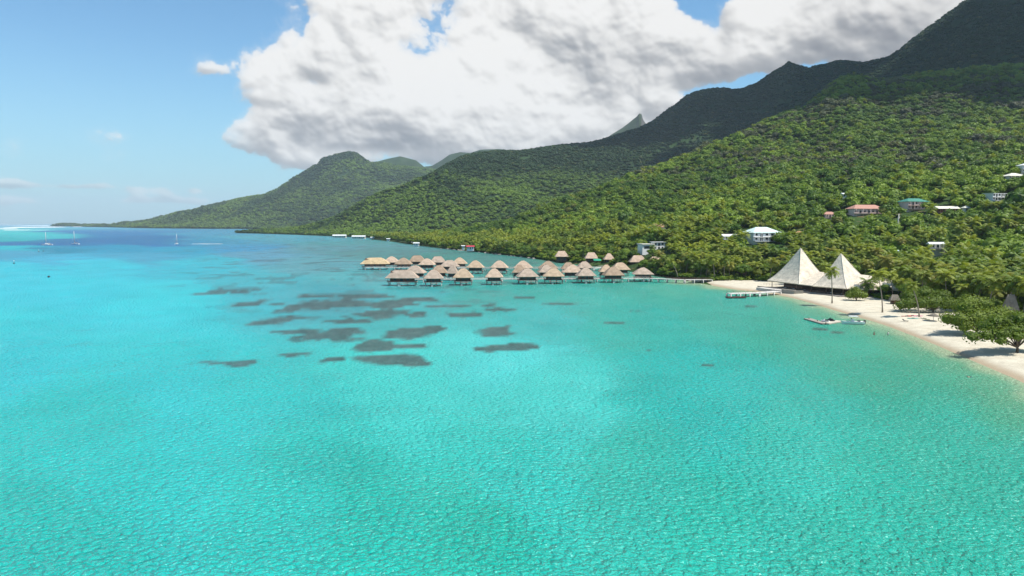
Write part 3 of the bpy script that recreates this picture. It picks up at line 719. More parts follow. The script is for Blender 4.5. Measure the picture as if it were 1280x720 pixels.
# ------------------------------------------------------------------ forest on the hills (a mass nobody could count)
def protos(kind):
    if kind == 'near':
        ms = [crown_mesh('canopy', rand_lumps(s_, 5, flat=.8), 210, .17, M_LEAF_I, s_, .82) for s_ in range(5)]
        ms += [palm_crown('palm_canopy', M_PALM_I, 50+s_, 13, 1.25, 5) for s_ in range(2)]
    else:
        ms = [crown_mesh('far_canopy', rand_lumps(20+s_, 4, flat=.8), 42, .30, M_LEAF_F, 20+s_, .9) for s_ in range(4)]
    return [bpy.data.objects.new(me.name, me) for me in ms]
def forest(name, P, scl, idx, tint, hue, objs, label):
    n = len(P)
    me = bpy.data.meshes.new(name); me.vertices.add(n); me.vertices.foreach_set('co', P.astype(np.float32).ravel())
    for an, arr, ty in (('scl', scl, 'FLOAT_VECTOR'), ('tint', tint, 'FLOAT'), ('hue', hue, 'FLOAT'), ('rot', rng.random(n)*math.tau, 'FLOAT')):
        a = me.attributes.new(an, ty, 'POINT'); a.data.foreach_set('vector' if ty == 'FLOAT_VECTOR' else 'value', np.asarray(arr, np.float32).ravel())
    a = me.attributes.new('idx', 'INT', 'POINT'); a.data.foreach_set('value', np.asarray(idx, np.int32))
    o = link_mesh(name, me); tag(o, label, kind='stuff')
    g = bpy.data.node_groups.new(name, 'GeometryNodeTree')
    g.interface.new_socket('Geometry', in_out='INPUT', socket_type='NodeSocketGeometry'); g.interface.new_socket('Geometry', in_out='OUTPUT', socket_type='NodeSocketGeometry')
    N = g.nodes.new; L_ = g.links.new
    gi, go = N('NodeGroupInput'), N('NodeGroupOutput'); ip = N('GeometryNodeInstanceOnPoints'); gti = N('GeometryNodeGeometryToInstance')
    for ob in reversed(objs):
        oi = N('GeometryNodeObjectInfo'); oi.inputs['Object'].default_value = ob; oi.transform_space = 'ORIGINAL'; L_(oi.outputs['Geometry'], gti.inputs[0])
    def na(nm, ty):
        q_ = N('GeometryNodeInputNamedAttribute'); q_.data_type = ty; q_.inputs['Name'].default_value = nm; return q_.outputs['Attribute']
    L_(gi.outputs[0], ip.inputs['Points']); L_(gti.outputs[0], ip.inputs['Instance']); ip.inputs['Pick Instance'].default_value = True
    L_(na('idx', 'INT'), ip.inputs['Instance Index']); L_(na('scl', 'FLOAT_VECTOR'), ip.inputs['Scale'])
    cx = N('ShaderNodeCombineXYZ'); L_(na('rot', 'FLOAT'), cx.inputs[2]); L_(cx.outputs[0], ip.inputs['Rotation'])
    L_(ip.outputs[0], go.inputs[0])
    md = o.modifiers.new('scatter', 'NODES'); md.node_group = g
    return o
near_objs = protos('near'); far_objs = protos('far')
def tints(P, wl, seed):
    t_ = fbm(P[:, 0]/wl, P[:, 1]/wl, 4, seed); u_ = rng.random(len(P))
    return np.clip((t_-.5)*2.0+.5+(u_-.5)*.85, 0, 1)
n1 = 74000
P, vv = L1.scatter(n1, rng, (-.21, 2.15))
k = P[:, 0]/P[:, 1]; px_ = 640+F*k; shY = shore_Y(k)
lim = np.where(px_ > 1335, 30, np.where(px_ > 1100, 150, np.where(px_ > 965, 440, np.where(px_ > 850, 470, np.where(px_ > 640, shY+62, shY+3)))))
keep = (P[:, 1] > lim) & ((px_ < 1100) | (P[:, 0]-inland_x(P[:, 1]) > np.where(px_ > 1335, 6, 48)) | (P[:, 1] > 452)) & ~is_clear(P[:, 0], P[:, 1]) & ~near_block(P[:, 0], P[:, 1]) & (vv < 6.9)
dens = fbm(P[:, 0]/60, P[:, 1]/60, 3, 91); keep &= rng.random(n1) < .55+dens
P = P[keep]; n = len(P); dd = P[:, 1]-shore_Y(P[:, 0]/P[:, 1])
ppx = 640+F*P[:, 0]/P[:, 1]
ppalm = np.clip(.55-(dd-60)/420, .04, .55)*(1+sstep(fbm(P[:, 0]/80, P[:, 1]/80, 2, 93), .5, .65)*.5); ispalm = rng.random(n) < ppalm
sz = 2.6+4.6*rng.random(n)**1.6; sz = sz*np.where(rng.random(n) < .05, 1.5, 1); sz = np.where(ispalm, rng.uniform(3.6, 5.0, n), sz)
hz_ = sz*rng.uniform(.85, 1.25, n)
P2 = P.copy(); P2[:, 2] += np.where(ispalm, rng.uniform(6, 11, n), rng.uniform(1.5, 4.2, n))
idx = np.where(ispalm, 5+rng.integers(0, 2, n), rng.integers(0, 5, n))
hue = rng.random(n); hl = fbm(P[:, 0]/38, P[:, 1]/38, 3, 97)
brown = (hl > .60) & (P[:, 2] > 85) & (rng.random(n) < .75); hue = np.where(brown, .03, np.where(hue < .15, .5, hue))
hue = np.where(((hue > .8) & (rng.random(n) < .72)), .5, hue)
forest('forest', P2, np.stack([sz, sz, np.where(ispalm, sz, hz_)], -1), idx, tints(P, 70, 5), hue, near_objs, 'tropical forest covering the nearer sunlit hillside')
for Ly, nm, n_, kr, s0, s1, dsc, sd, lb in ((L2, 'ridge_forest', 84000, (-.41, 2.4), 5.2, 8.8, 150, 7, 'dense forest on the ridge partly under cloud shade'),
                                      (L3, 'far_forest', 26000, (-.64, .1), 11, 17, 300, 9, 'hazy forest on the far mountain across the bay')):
    P, vv = Ly.scatter(n_, rng, kr); kk = P[:, 0]/P[:, 1]
    keep = (P[:, 2] > 1.2) & (vv < (Ly.ci+.25)) & (vv > (.3 if Ly is L2 else .6))
    if Ly is L2: keep &= (kk < .75) | (rng.random(n_) < .6)
    P = P[keep]; n = len(P); sz = rng.uniform(s0, s1, n)
    P[:, 2] += sz*.15
    high = .85*sstep(P[:, 2], 110, 270) if Ly is L2 else .12  # cloud shade put into the leaf tint: ridge trees darken with height
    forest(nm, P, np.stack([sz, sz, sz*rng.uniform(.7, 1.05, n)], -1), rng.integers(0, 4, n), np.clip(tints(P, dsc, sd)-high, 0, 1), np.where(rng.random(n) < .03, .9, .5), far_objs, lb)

# ------------------------------------------------------------------ single trees near the water
def palm_proto(seed, h=11., lean=1.2, r0=.22):
    t = empty('palm_tree', (0, 0, 0)); mb = MB(); rg = random.Random(seed); a = rg.uniform(0, 6.28)
    pts = [Vector((math.cos(a)*lean*(s_**1.8), math.sin(a)*lean*(s_**1.8), h*s_)) for s_ in np.linspace(0, 1, 8)]
    mb.tube(pts, [r0*1.5, r0*1.05]+[r0*(1-.35*i/6) for i in range(1, 7)], 7); mb.build('trunk', M_BARK, t)
    c = link_mesh('crown', palm_crown('crown', M_PALM, seed, 22, 5.0, 7), t); c.location = pts[-1]
    return t
def broad_proto(seed, h=8., r=4.6, ncard=1300, lumps=None, mat=None):
    t = empty('broadleaf_tree', (0, 0, 0)); rg = random.Random(seed); mb = MB()
    lp = lumps or [(x*r, y*r, h-.9*r+z*r*.9, q*r, w*r) for x, y, z, q, w in rand_lumps(seed, 7, .66, (.30, .52), .78, .3)]
    mb.tube([(0, 0, 0), (.1, .05, h*.25), (.0, .1, h*.5)], [.32, .25, .2], 7)
    for (x, y, z, q, w) in lp[1:]:
        mb.tube([(0, .05, h*.3), (x*.5, y*.5, h*.3+(z-h*.3)*.6), (x, y, z)], [.17, .11, .05], 5)
    mb.build('trunk', M_TRUNK, t)
    link_mesh('crown', crown_mesh('crown', lp, ncard, .36, mat or M_LEAF, seed, .78, 1, -.6), t)
    return t
palms = [palm_proto(100+i, h, l) for i, (h, l) in enumerate(((11, 1.0), (12.5, 2.0), (9.5, .6), (13.5, 1.5)))]
broads = [broad_proto(200+i, h, r) for i, (h, r) in enumerate(((8, 4.6), (9, 5.2), (7, 4.0), (10, 5.0)))]
used = set()
def put(protos_, loc, rz, s_, label, cat, group):
    i = random.randrange(len(protos_)); pr = protos_[i]
    o = pr if pr.name not in used else copy_tree(pr)
    used.add(pr.name)
    o.location = loc; o.rotation_euler = (0, 0, rz); o.scale = (s_, s_, s_); tag(o, label, cat, group); return o
random.seed(5)
def ground_z(x, y):
    zz = L1.z(x, y)
    db = x-float(inland_x(y)) if y < 421 else 99
    return max(zz, 1.4) if db < 6 else zz
ZONES = [  # px range, Y limits, palms, broadleaf, phrase
 ((640, 850), None, 34, 118, 'on the shore behind the overwater bungalows'),
 ((850, 965), (392, 472), 58, 42, 'between the bungalow jetty landing and the tent-roofed restaurant'),
 ((965, 1100), (352, 442), 74, 28, 'rising behind the tent-roofed restaurant'),
 ((1100, 1330), (185, 455), 125, 78, 'in the grove behind the curving beach')]
placed = []
for (pa, pb), yl, npm, nbr, ph in ZONES:
    for kind, cnt in (('p', npm), ('b', nbr)):
        done = tries = 0
        while done < cnt and tries < 9000:
            tries += 1
            px = random.uniform(pa, pb); kk = (px-640)/F; sy = float(shore_Y(kk))
            Y = random.uniform(sy+3, sy+64) if yl is None else random.uniform(max(yl[0], sy+5), yl[1])
            x = kk*Y
            if pa == 1100 and Y < 440 and x-float(inland_x(Y)) > 52: continue
            if Y < 422 and x < float(inland_x(Y))+(1.0 if kind == 'b' else 0.5)+ (2.5 if kind == 'b' else 0): continue
            if near_block(np.array([x]), np.array([Y]))[0] or is_clear(np.array([x]), np.array([Y]))[0]: continue
            dmin = 4.3 if kind == 'p' else 5.4
            if any((x-a)**2+(Y-b)**2 < dmin*dmin*(.35 if q_ != kind else 1) for a, b, q_ in placed if abs(x-a) < 6): continue
            placed.append((x, Y, kind)); done += 1
            front = yl is None and Y < sy+10
            s_ = random.uniform(.72, 1.05)*(.85 if yl is None else 1) if kind == 'p' else random.uniform(.65, 1.1)*(.75 if front else 1)
            g = ('coconut palms ' if kind == 'p' else 'leafy trees ')+ph
            lb = ('coconut palm with feathery yellow-green fronds ' if kind == 'p' else 'bushy green leafy tree ')+ph
            put(palms if kind == 'p' else broads, (x, Y, ground_z(x, Y)-.2), random.uniform(0, 6.28), s_, lb, 'palm tree' if kind == 'p' else 'tree', g)
# the palms and trees one can single out
def lone_palm(px, pyb, h, lean, rz, label, z=1.3, seed=1, s_=1.0):
    v = sea(px, pyb, z); t = palm_proto(300+seed, h, 0.01); 
    for ch in t.children:
        if ch.name.startswith('crown'): cr_ = ch
        else: tk = ch
    mb = MB(); pts = [Vector((math.cos(rz)*lean*(q**1.6), math.sin(rz)*lean*(q**1.6), h*q)) for q in np.linspace(0, 1, 9)]
    mb.tube(pts, [.34, .25]+[.22*(1-.3*i/7) for i in range(1, 8)], 8); old = tk.data; n2 = mb.build('trunk', M_BARK); tk.data = n2.data; bpy.data.objects.remove(n2)
    cr_.location = pts[-1]; cr_.scale = (s_,)*3; t.location = v; return tag(t, label, 'palm tree')
lone_palm(1040, 379, 13.5, .8, 2.6, 'coconut palm standing right in front of the tent-roofed restaurant', seed=1, s_=.8)
lone_palm(1103, 391, 14.5, 2.2, 2.9, 'tall thin coconut palm on open sand right of the restaurant', seed=2, s_=.85)
lone_palm(1149, 397, 11.5, 3.0, 2.9, 'slender leaning palm on sand beside the red kayaks', seed=3, s_=.6)
lone_palm(1084, 372, 6.5, .5, 1.0, 'short dark palm beside the rounded bush right of the restaurant', seed=4, s_=.95)
lone_palm(847, 346, 9.5, 4.5, 2.8, 'strongly leaning palm with a pale trunk near the bungalow jetty landing', z=2, seed=6, s_=.7)
def beach_tree(px, pyb, lumps, label, seed, ncard=2600, h=4.5, name='spreading_tree', z=1.4, sz=.30):
    v = sea(px, pyb, z); t = empty(name, v, 0, label, 'bush' if name == 'round_bush' else 'tree'); mb = MB(); rg = random.Random(seed)
    mb.tube([(0, 0, -.2), (.15, 0, h*.3), (-.2, .1, h*.6)], [.38, .30, .24], 8)
    for (x, y, z_, q, w) in lumps:
        mb.tube([(0, 0, h*.4), (x*.45+rg.uniform(-.4, .4), y*.45, h*.4+(z_-h*.4)*.75), (x*.95, y*.95, z_)], [.20, .14, .05], 6)
    mb.build('trunk', M_TRUNK, t); link_mesh('crown', crown_mesh('crown', lumps, ncard, sz, M_BUSHL, seed, .70, 1, -.8), t); return t
beach_tree(1271, 441, [(-1, 0, 5.8, 3.2, 2.3), (-4.5, -.5, 5.0, 3.0, 2.0), (-8, 0, 4.5, 2.8, 1.9), (-11.5, .5, 4.0, 2.3, 1.6), (2.5, 1, 6.2, 3.2, 2.4), (5.5, 0, 4.6, 3.2, 2.4), (-6, -2, 3.4, 2.0, 1.3), (1.5, 2, 8.8, 3, 2), (-4, 2.5, 8, 2.6, 1.7), (7, 2, 8.6, 3, 2.2), (9, 0, 6, 3, 2), (-6, 3, 6.6, 2.8, 1.7), (0, 3.5, 7.4, 3, 1.8), (-2, -3, 4.8, 2.2, 1.3), (5, 4, 7, 3, 2)],
           'wide spreading tree leaning over the sand, nearest at the right edge', 401, 6000, 3.6)
beach_tree(1220, 419, [(0, 0, 5.0, 4.6, 3.6), (-5, 0, 4.4, 3.6, 3.0), (5, 1, 5.2, 4.0, 3.2), (-1.5, 3, 8.0, 3.9, 3.0), (2.5, -2, 3.2, 3.4, 2.4), (-4.5, -1.5, 2.8, 3.0, 2.2), (7, -1, 3.4, 3.2, 2.6), (1, 5, 9.4, 3.4, 2.6), (9, 2, 6, 3.4, 2.8), (-7.5, 2, 4.6, 2.6, 2.4), (4, 4, 8.6, 3.2, 2.6)],
           'tall rounded tree on the beach just left of the widest spreading tree', 402, 6200, 3.0)
beach_tree(1166, 391, [(0, 0, 3.6, 4.0, 3.2), (-11, 2, 2.6, 2.8, 2.4), (11, 2, 3, 3.0, 2.6), (0, 6, 6.6, 3.6, 2.8), (-6, 5, 5.4, 3.4, 2.8), (6, 5, 5.6, 3.4, 2.8), (-4.5, 0, 3.4, 3.4, 2.8), (4.8, 0, 3.4, 3.4, 2.8), (-8.5, 1, 3.0, 3.0, 2.6), (8.2, 1, 3.0, 2.9, 2.4)],
           'broad low tree behind the red kayaks and thatched umbrella', 403, 5600, 2.6)
beach_tree(1070, 376, [(0, 0, 3, 2.9, 2.4), (-2.6, 0, 2.4, 2.2, 2), (2.6, -.3, 2.4, 2.3, 1.9), (0, 1.5, 4.4, 2.3, 1.8)], 'rounded bright green bush on the sand in front of the restaurant', 404, 1700, 2.2, 'round_bush')
# ------------------------------------------------------------------ materials of built things
def thatch(name, c):
    m, nt, bs, out = new_mat(name); p = objco(nt)
    x, y, z = nt.sep(p)
    st = nt.noise(nt.vm('MULTIPLY', p, (5, 5, .7)), 1.4, 4, .65); big = nt.noise(p, .5, 3, .5)
    rows = nt.noise(nt.comb(0., 0., z), 3.2, 2, .7)
    f = nt.ramp(st*.5+big*.3+rows*.2, .34, .64)
    nt.set(bs.inputs['Base Color'], nt.mix(f, tuple(q*.60 for q in c), tuple(min(.85, q*1.22) for q in c)))
    bs.inputs['Roughness'].default_value = .95; bs.inputs['Specular IOR Level'].default_value = .1
    bn = nt.n('ShaderNodeBump'); bn.inputs['Strength'].default_value = .9; bn.inputs['Distance'].default_value = .15
    nt.set(bn.inputs['Height'], st+rows*.5); nt.set(bs.inputs['Normal'], bn.outputs[0]); return m
T_TAN = thatch('weathered thatch', (.47,.345,.235)); T_GOLD = thatch('new golden thatch', (.56,.41,.24)); T_PALE = thatch('pale shingles', (.68,.585,.455)); T_GREY = thatch('grey thatch', (.22,.19,.15)); T_PINK = thatch('sun bleached thatch', (.50,.37,.27)); T_OLD = thatch('old brown thatch', (.36,.26,.18)); T_MID = thatch('grey brown thatch', (.42,.325,.25))
W_DARK = simple('dark timber', (.085,.045,.03), .6, .3, 2, stretch=(1,1,.3)); W_RED = simple('red brown timber', (.16,.055,.035), .6, .3, 2)
W_DECK = simple('weathered deck boards', (.30,.255,.215), .8, .25, 3, stretch=(.4,3,1)); W_PILE = simple('grey timber piles', (.22,.19,.165), .85, .35, 2, stretch=(1,1,.4))
W_PALE = simple('whitewashed piles', (.62,.58,.52), .8, .2, 2); W_WHITE = simple('white painted wall', (.78,.77,.74), .75, .10, 1, stretch=(1,1,.3)); W_RAIL = simple('rail timber', (.20,.13,.10), .7, .25, 3)
M_GLASS = simple('dark window', (.03,.04,.05), .12, .2, 1, spec=.6); R_WHITE = simple('white metal roofing', (.70,.71,.68), .5, .12, 1, spec=.4, stretch=(4,.2,1)); R_MINT = simple('pale green roofing', (.56,.68,.62), .5, .12, 1, spec=.4, stretch=(4,.2,1))
R_GREEN = simple('green roofing', (.045,.21,.15), .5, .2, 1, spec=.4, stretch=(4,.2,1)); R_PINK = simple('terracotta roofing', (.44,.23,.17), .8, .25, 2, stretch=(3,.5,1)); R_RED = simple('red sheet roofing', (.50,.05,.07), .6, .2, 1); R_BROWN = simple('brown roofing', (.10,.055,.05), .8, .3, 1)
R_ORANGE = simple('orange roofing', (.55,.20,.10), .8, .2, 1); R_CREAM = simple('cream roofing', (.66,.63,.52), .7, .15, 1, stretch=(3,.4,1)); W_PINKW = simple('pink plaster', (.72,.54,.46), .8, .12, 1); W_CREAM = simple('cream plaster', (.66,.60,.50), .8, .12, 1)
M_STONE = simple('beach stone wall', (.42,.36,.29), .9, .3, 2.5, bump=.6, bdist=.08); M_BLUEG = simple('pale blue roofing', (.45,.55,.58), .6, .15, 1)

def ring_roof(w, d, z0, prof, ridge=1.0, ins=.25, sag=.04):
    """hip roof whose slope follows prof: [(share of the half width left, height)]; returns an MB closed underneath"""
    mb = MB(); rings = []; hw, hd = w/2, d/2
    def ring(fx, fy, z, bulge):
        pts = [(-1,-1),(0,-1),(1,-1),(1,0),(1,1),(0,1),(-1,1),(-1,0)]
        return [(a*fx*(1+(bulge if b == 0 else 0)), b*fy*(1+(bulge if a == 0 else 0)), z-(sag*2 if a*b == 0 else 0)*.5) for a, b in pts]
    rings.append(ring(hw-.10, hd-.10, z0-ins, 0))
    for t, z in prof: rings.append(ring(ridge/2+(hw-ridge/2)*t, hd*t+.02, z0+z, .0))
    vs = [v for r_ in rings for v in r_]; fs = []
    for i in range(len(rings)-1):
        for k in range(8): fs.append((i*8+k, i*8+(k+1) % 8, (i+1)*8+(k+1) % 8, (i+1)*8+k))
    fs.append(tuple((len(rings)-1)*8+k for k in range(8))); fs.append(tuple(range(8))[::-1])
    return mb.add(vs, fs)
def railing(mb, x0, y0, x1, y1, z, n, h=1.0, r=.035):
    for i in range(n+1):
        t = i/n; mb.bar((x0+(x1-x0)*t, y0+(y1-y0)*t, z), (x0+(x1-x0)*t, y0+(y1-y0)*t, z+h), r, 4)
    for hh in (h, h*.5): mb.bar((x0, y0, z+hh), (x1, y1, z+hh), r, 4)
def bungalow(px, pyb, wpx, label, hfac=1.0, dep=1.0, ridge=1.8, mat=T_TAN, rz=0., vent=True, group='thatched bungalows standing in the lagoon', deckz=2.3, pilemat=None):
    v = sea(px, pyb); w = wpx*v.y/F*1.10; d = min(w, 9.5)*dep; rg = random.Random(int(px*7+pyb))
    t = empty('overwater_bungalow', (v.x, v.y+d*.42, 0), rz, label, 'bungalow', group)
    ez = deckz+2.15; rh = 4.6*hfac
    prof = [(1, 0), (.76, rh*.27), (.50, rh*.60), (.24, rh*.88), (.10, rh*.97), (0, rh)]
    r_ = ring_roof(w, d, ez, prof, ridge, .28).build('roof', mat, t)
    mb = MB(); mb.tube([(-ridge/2-.35, 0, ez+rh+.05), (ridge/2+.35, 0, ez+rh+.05)], [.22, .22], 6); mb.build('ridge_cap', mat, r_)
    ww, wd = w*.70, d*.70
    mb = MB(); mb.box(-ww/2, ww/2, -wd/2, wd/2, deckz+.1, ez+.2); wl = mb.build('wall', W_RED if rg.random() < .3 else W_DARK, t)
    for sx in (-.28, .0, .28):
        mb = MB(); mb.box(sx*ww-.75, sx*ww+.75, -wd/2-.06, -wd/2+.02, deckz+(.15 if sx == 0 else .7), deckz+1.95); mb.build('door' if sx == 0 else 'window', M_GLASS, wl)
    mb = MB(); mb.box(-w*.45, w*.45, -d*.46, d*.44, deckz-.18, deckz+.1); mb.box(-w*.12, w*.26, -d*.62, -d*.46, deckz-.75, deckz-.6); dk = mb.build('deck', W_DECK, t)
    mb = MB(); railing(mb, -w*.44, -d*.45, w*.44, -d*.45, deckz+.1, 7); railing(mb, -w*.44, -d*.45, -w*.44, d*.1, deckz+.1, 3); mb.build('railing', W_RAIL, t)
    for i in range(4):
        for j in (-.40, 0, .38):
            if j == 0 and i in (1, 2): continue
            x = (-.40+i*.267)*w; mb = MB(); mb.tube([(x, j*d, -1), (x, j*d, deckz-.17)], [.19, .17], 6); mb.build('pile', pilemat or (W_PALE if rg.random() < .22 else W_PILE), t)
    mb = MB(); mb.box(-w*.10, -w*.02, -d*.60, -d*.53, -.3, deckz-.7); mb.build('ladder', W_PALE, t)
    if vent:
        s_ = -1; x = s_*(ridge/2+w*.10); zt = ez+rh*.93
        mb = MB(); a = w*.10
        mb.add([(x-a*.2, -a, zt-rh*.20), (x-a*.2, a, zt-rh*.20), (x-a*.2, 0, zt+.12), (x+a*1.2, -a*.7, zt-rh*.20), (x+a*1.2, a*.7, zt-rh*.20), (x+a*1.2, 0, zt+.12)], [(0,2,1),(3,4,5),(0,3,5,2),(1,2,5,4),(0,1,4,3)])
        g_ = mb.build('gable_vent', W_DARK, r_)
    return t
GB = 'thatched bungalows along the nearer jetty'; GA = 'thatched bungalows along the farther jetty'
def ordn(n): return ['first','second','third','fourth','fifth','sixth','seventh','eighth','ninth','tenth','eleventh','twelfth','thirteenth','fourteenth'][n]
# farther jetty
bungalow(468, 337.2, 33, 'long bungalow with new golden-yellow thatch at the far left jetty end', .95, .85, 9.5, T_GOLD, .05, group=GA)
A_ = [(488.5,335,18.5,.95,1.,1.2),(503.5,337.5,19.5,.95,1,1.2),(521,334,19.5,1.0,.9,5),(533,338.5,19,.95,1,1.2),(547,335,18.5,.95,.9,4.6),(561.5,341,23,.9,1,3.4),(574,337,18,.95,1,1.4),(594,342.5,20,1.0,1,1.4),(624,342.7,20.5,1.0,1,1.4),
      (654,343,22,1.0,1,1.4),(685.5,343.5,23,1.0,1,1.4),(711,344.5,18,.9,.9,2.4),(731,343,18.5,.9,.9,2.2),(776,345.5,22,.95,.9,3.2)]
A_L = ['small pointed bungalow just right of the golden-thatched one','low pointed bungalow third from the left end of the farther jetty','straight-ridged bungalow, leftmost of the level-ridged roofs on the farther jetty','pointed tan bungalow between the two level-ridged roofs of the farther jetty',
       'level-ridged bungalow second of its kind behind the farther jetty','broad bungalow in front of the cluster at the middle of the farther jetty','bungalow half hidden behind the broad one midway along the farther jetty','first free-standing bungalow right of the cluster on the farther jetty',
       'second free-standing bungalow right of the cluster, with dark gable vent','farther-jetty bungalow whose roof rises behind the fifth near roof','farther-jetty bungalow with high gable behind the sixth near roof','small far bungalow left of the last pair before the shore','small far bungalow next to the shrubs where the farther jetty lands','wide far roof behind the last big near-jetty roof by the shore']
for (px, pb, w, hf, dp, rd), lb in zip(A_, A_L): bungalow(px, pb, w, lb, hf, dp, rd, random.choice((T_TAN, T_PINK, T_OLD, T_MID)), random.uniform(-.12, .12), group=GA)
B_ = [(502,357.5,38,.9,.8,8.5,'very wide bungalow at the left end of the nearer jetty'),(541,358,23,.98,1,1.3,'pointed bungalow second from left in the nearest row'),(578.5,356.8,24,1.05,1,1.6,'tall-roofed bungalow third from left in the nearest row'),(617.5,356.3,21,1.0,1,1.4,'bungalow standing alone in the middle of the nearest row'),
      (659.5,355.5,25.5,.98,1,1.4,'bungalow fifth from left in the nearest row, sloping roof'),(692.5,355,25,.96,1,1.6,'bungalow sixth from left in the nearest row with a small roof vent'),(733,354.3,22.5,.95,1,1.4,'bungalow seventh from left in the nearest row'),(767.5,353.5,23.5,1.0,1,1.8,'large-roofed bungalow next to last in the nearest row'),
      (805,352,24,.80,1,1.3,'low dark-walled bungalow at the shore end of the nearest row')]
for px, pb, w, hf, dp, rd, lb in B_: bungalow(px, pb, w, lb, hf, dp, rd, random.choice((T_TAN, T_PINK, T_OLD, T_MID)), random.uniform(-.1, .1), group=GB)
C_ = [(518,350.3,24,.95,'pointed roof showing behind the very wide left end bungalow'),(548,350,20,.95,'roof behind and right of the second bungalow of the nearest row'),(565.5,350.8,12.5,1.05,'narrow steep roof left of the tall-roofed third bungalow'),(650,349.6,17,.95,'roof peeking out behind the fifth bungalow of the nearest row'),
      (683,349.2,19,.95,'roof peeking out behind the sixth bungalow of the nearest row'),(716.5,349.3,25,.95,'broad roof left of and behind the seventh bungalow of the nearest row'),(758.5,348.6,17,.9,'roof on the left shoulder of the large-roofed bungalow')]
for px, pb, w, hf, lb in C_: bungalow(px, pb, w, lb, hf, 1, 1.3, random.choice((T_TAN, T_PINK, T_OLD, T_MID)), random.uniform(-.15, .15), group='thatched bungalows just behind the nearest row')
# jetties
def jetty(P, width, z, label, pm, rail=True, name='jetty', step=9., r=.22, rm=None):
    P = [Vector((p[0], p[1], 0)) for p in P]; t = empty(name, (P[0].x, P[0].y, 0), 0, label, 'jetty'); o = P[0]; dk = MB(); rl = MB()
    for a, b in zip(P[:-1], P[1:]):
        dv = (b-a); L_ = dv.length; dv.normalize(); n = Vector((-dv.y, dv.x, 0)); a_, b_ = a-o, b-o
        q = [a_-n*width/2, a_+n*width/2, b_+n*width/2, b_-n*width/2]
        dk.add([(v.x, v.y, z) for v in q]+[(v.x, v.y, z-.28) for v in q], [(0,3,2,1),(4,5,6,7),(0,1,5,4),(2,3,7,6),(1,2,6,5),(3,0,4,7)])
        m_ = max(1, int(L_/step))
        for i in range(m_+1):
            c = a_+dv*(L_*i/m_)
            for s_ in (-1, 1):
                e = c+n*(width/2-.25)*s_; mb = MB(); mb.tube([(e.x, e.y, -1.2), (e.x, e.y, z-.26)], [r, r], 6); mb.build('pile', pm, t)
        if rail:
            for s_ in (-1, 1):
                c0 = a_+n*(width/2-.08)*s_; c1 = b_+n*(width/2-.08)*s_; railing(rl, c0.x, c0.y, c1.x, c1.y, z, max(2, int(L_/3.2)), 1.0, .04)
    dk.build('deck', W_DECK if pm is not W_PALE else W_PALE, t)
    if rail: rl.build('railing', rm or W_PALE, t)
    return t
jetty([(-62, 404), (79, 408), (82, 407)], 2.6, 2.0, 'nearer jetty linking the front rows of thatched bungalows', W_PALE)
jetty([(-110, 512), (-20, 506), (60, 502), (72, 520)], 2.4, 2.0, 'farther jetty linking the back rows of thatched bungalows', W_PALE, step=11)
jetty([(82.5, 407), (101, 398), (117, 399)], 3.2, 2.2, 'grey landing jetty on pale piles running to the sandy point', W_PALE, step=5, r=.3, rm=W_RAIL)
# thatched villas on land behind the jetty
for (px, pb, w), lb in zip(VILLAS, ['small thatched villa among trees, leftmost on the shore behind the bungalows','thatched villa with red walls beside the green awning on the shore','small thatched villa right of the green awning','wide thatched villa behind low palms near the jetty landing','long low thatched hall left of the leaning pale-trunked palm']):
    v = sea(px, pb, 2.2); W_ = w*v.y/F; t = empty('thatched_villa', v, 0, lb, 'villa', 'thatched villas on the shore'); dd = min(9, W_)
    ring_roof(W_, dd, 3.6, [(1, 0), (.7, 1.5), (.38, 3.1), (.12, 4.4), (0, 4.8)], W_*.45 if w > 16 else 2, .3).build('roof', T_PINK, t)
    mb = MB(); mb.box(-W_*.38, W_*.38, -dd*.36, dd*.36, -1, 3.7); wl = mb.build('wall', W_RED if px == 739 else W_DARK, t)
    for sx in (-.2, .2): mb = MB(); mb.box(sx*W_-.9, sx*W_+.9, -dd*.36-.06, -dd*.36+.02, .5, 2.6); mb.build('window', M_GLASS, wl)
v = sea(746.5, 325.5, 5); mb = MB(); mb.add([(-3,-2,0),(3,-2,-.2),(3.2,2,.9),(-3,2,1.1),(0,0,1.5),(-3,-2,-.1),(3,-2,-.3),(3.2,2,.8),(-3,2,1.)], [(0,1,4),(1,2,4),(2,3,4),(3,0,4),(5,8,7,6),(0,5,6,1),(1,6,7,2),(2,7,8,3),(3,8,5,0)])
t = empty('awning', v, 0, 'green canvas awning between two thatched villas', 'awning'); mb.build('canopy', simple('green canvas', (.02,.28,.16), .7, .1), t)
for a, b in ((-2.8,-1.8),(2.8,-1.8),(2.9,1.8),(-2.8,1.8)): MB().bar((a, b, -4), (a, b, 0), .06).build('pole', W_DARK, t)
# thatched huts near the beach
for (px, pb, w, z), lb, mt in zip(LANDHUTS, ['grey thatched beach bungalow half hidden among the palms','steep grey thatched bungalow at the right edge above the beach trees','small round thatched shelter under the palms beside the tall thin palm','brown-roofed cabin glimpsed between palms on the slope'], (T_GREY, T_GREY, T_GREY, T_GREY)):
    v = sea(px, pb, z); W_ = w*v.y/F*1.1; t = empty('beach_hut', v, -.3, lb, 'hut', 'thatched huts among the palms')
    k = 5.2 if px == 1262 else (2.2 if px == 1118 else 3.6)
    ring_roof(W_, W_*.9, 3.2 if px != 1118 else 2.1, [(1, 0), (.7, k*.3), (.36, k*.66), (.1, k*.94), (0, k)], 2.0, .3).build('roof', mt, t)
    mb = MB(); mb.box(-W_*.34, W_*.34, -W_*.32, W_*.32, -1, 3.3 if px != 1118 else 2.2); wl = mb.build('wall', W_DARK, t); mb = MB(); mb.box(-.6, .6, -W_*.32-.06, -W_*.32+.02, 0, 1.9); mb.build('door', W_RED, wl)

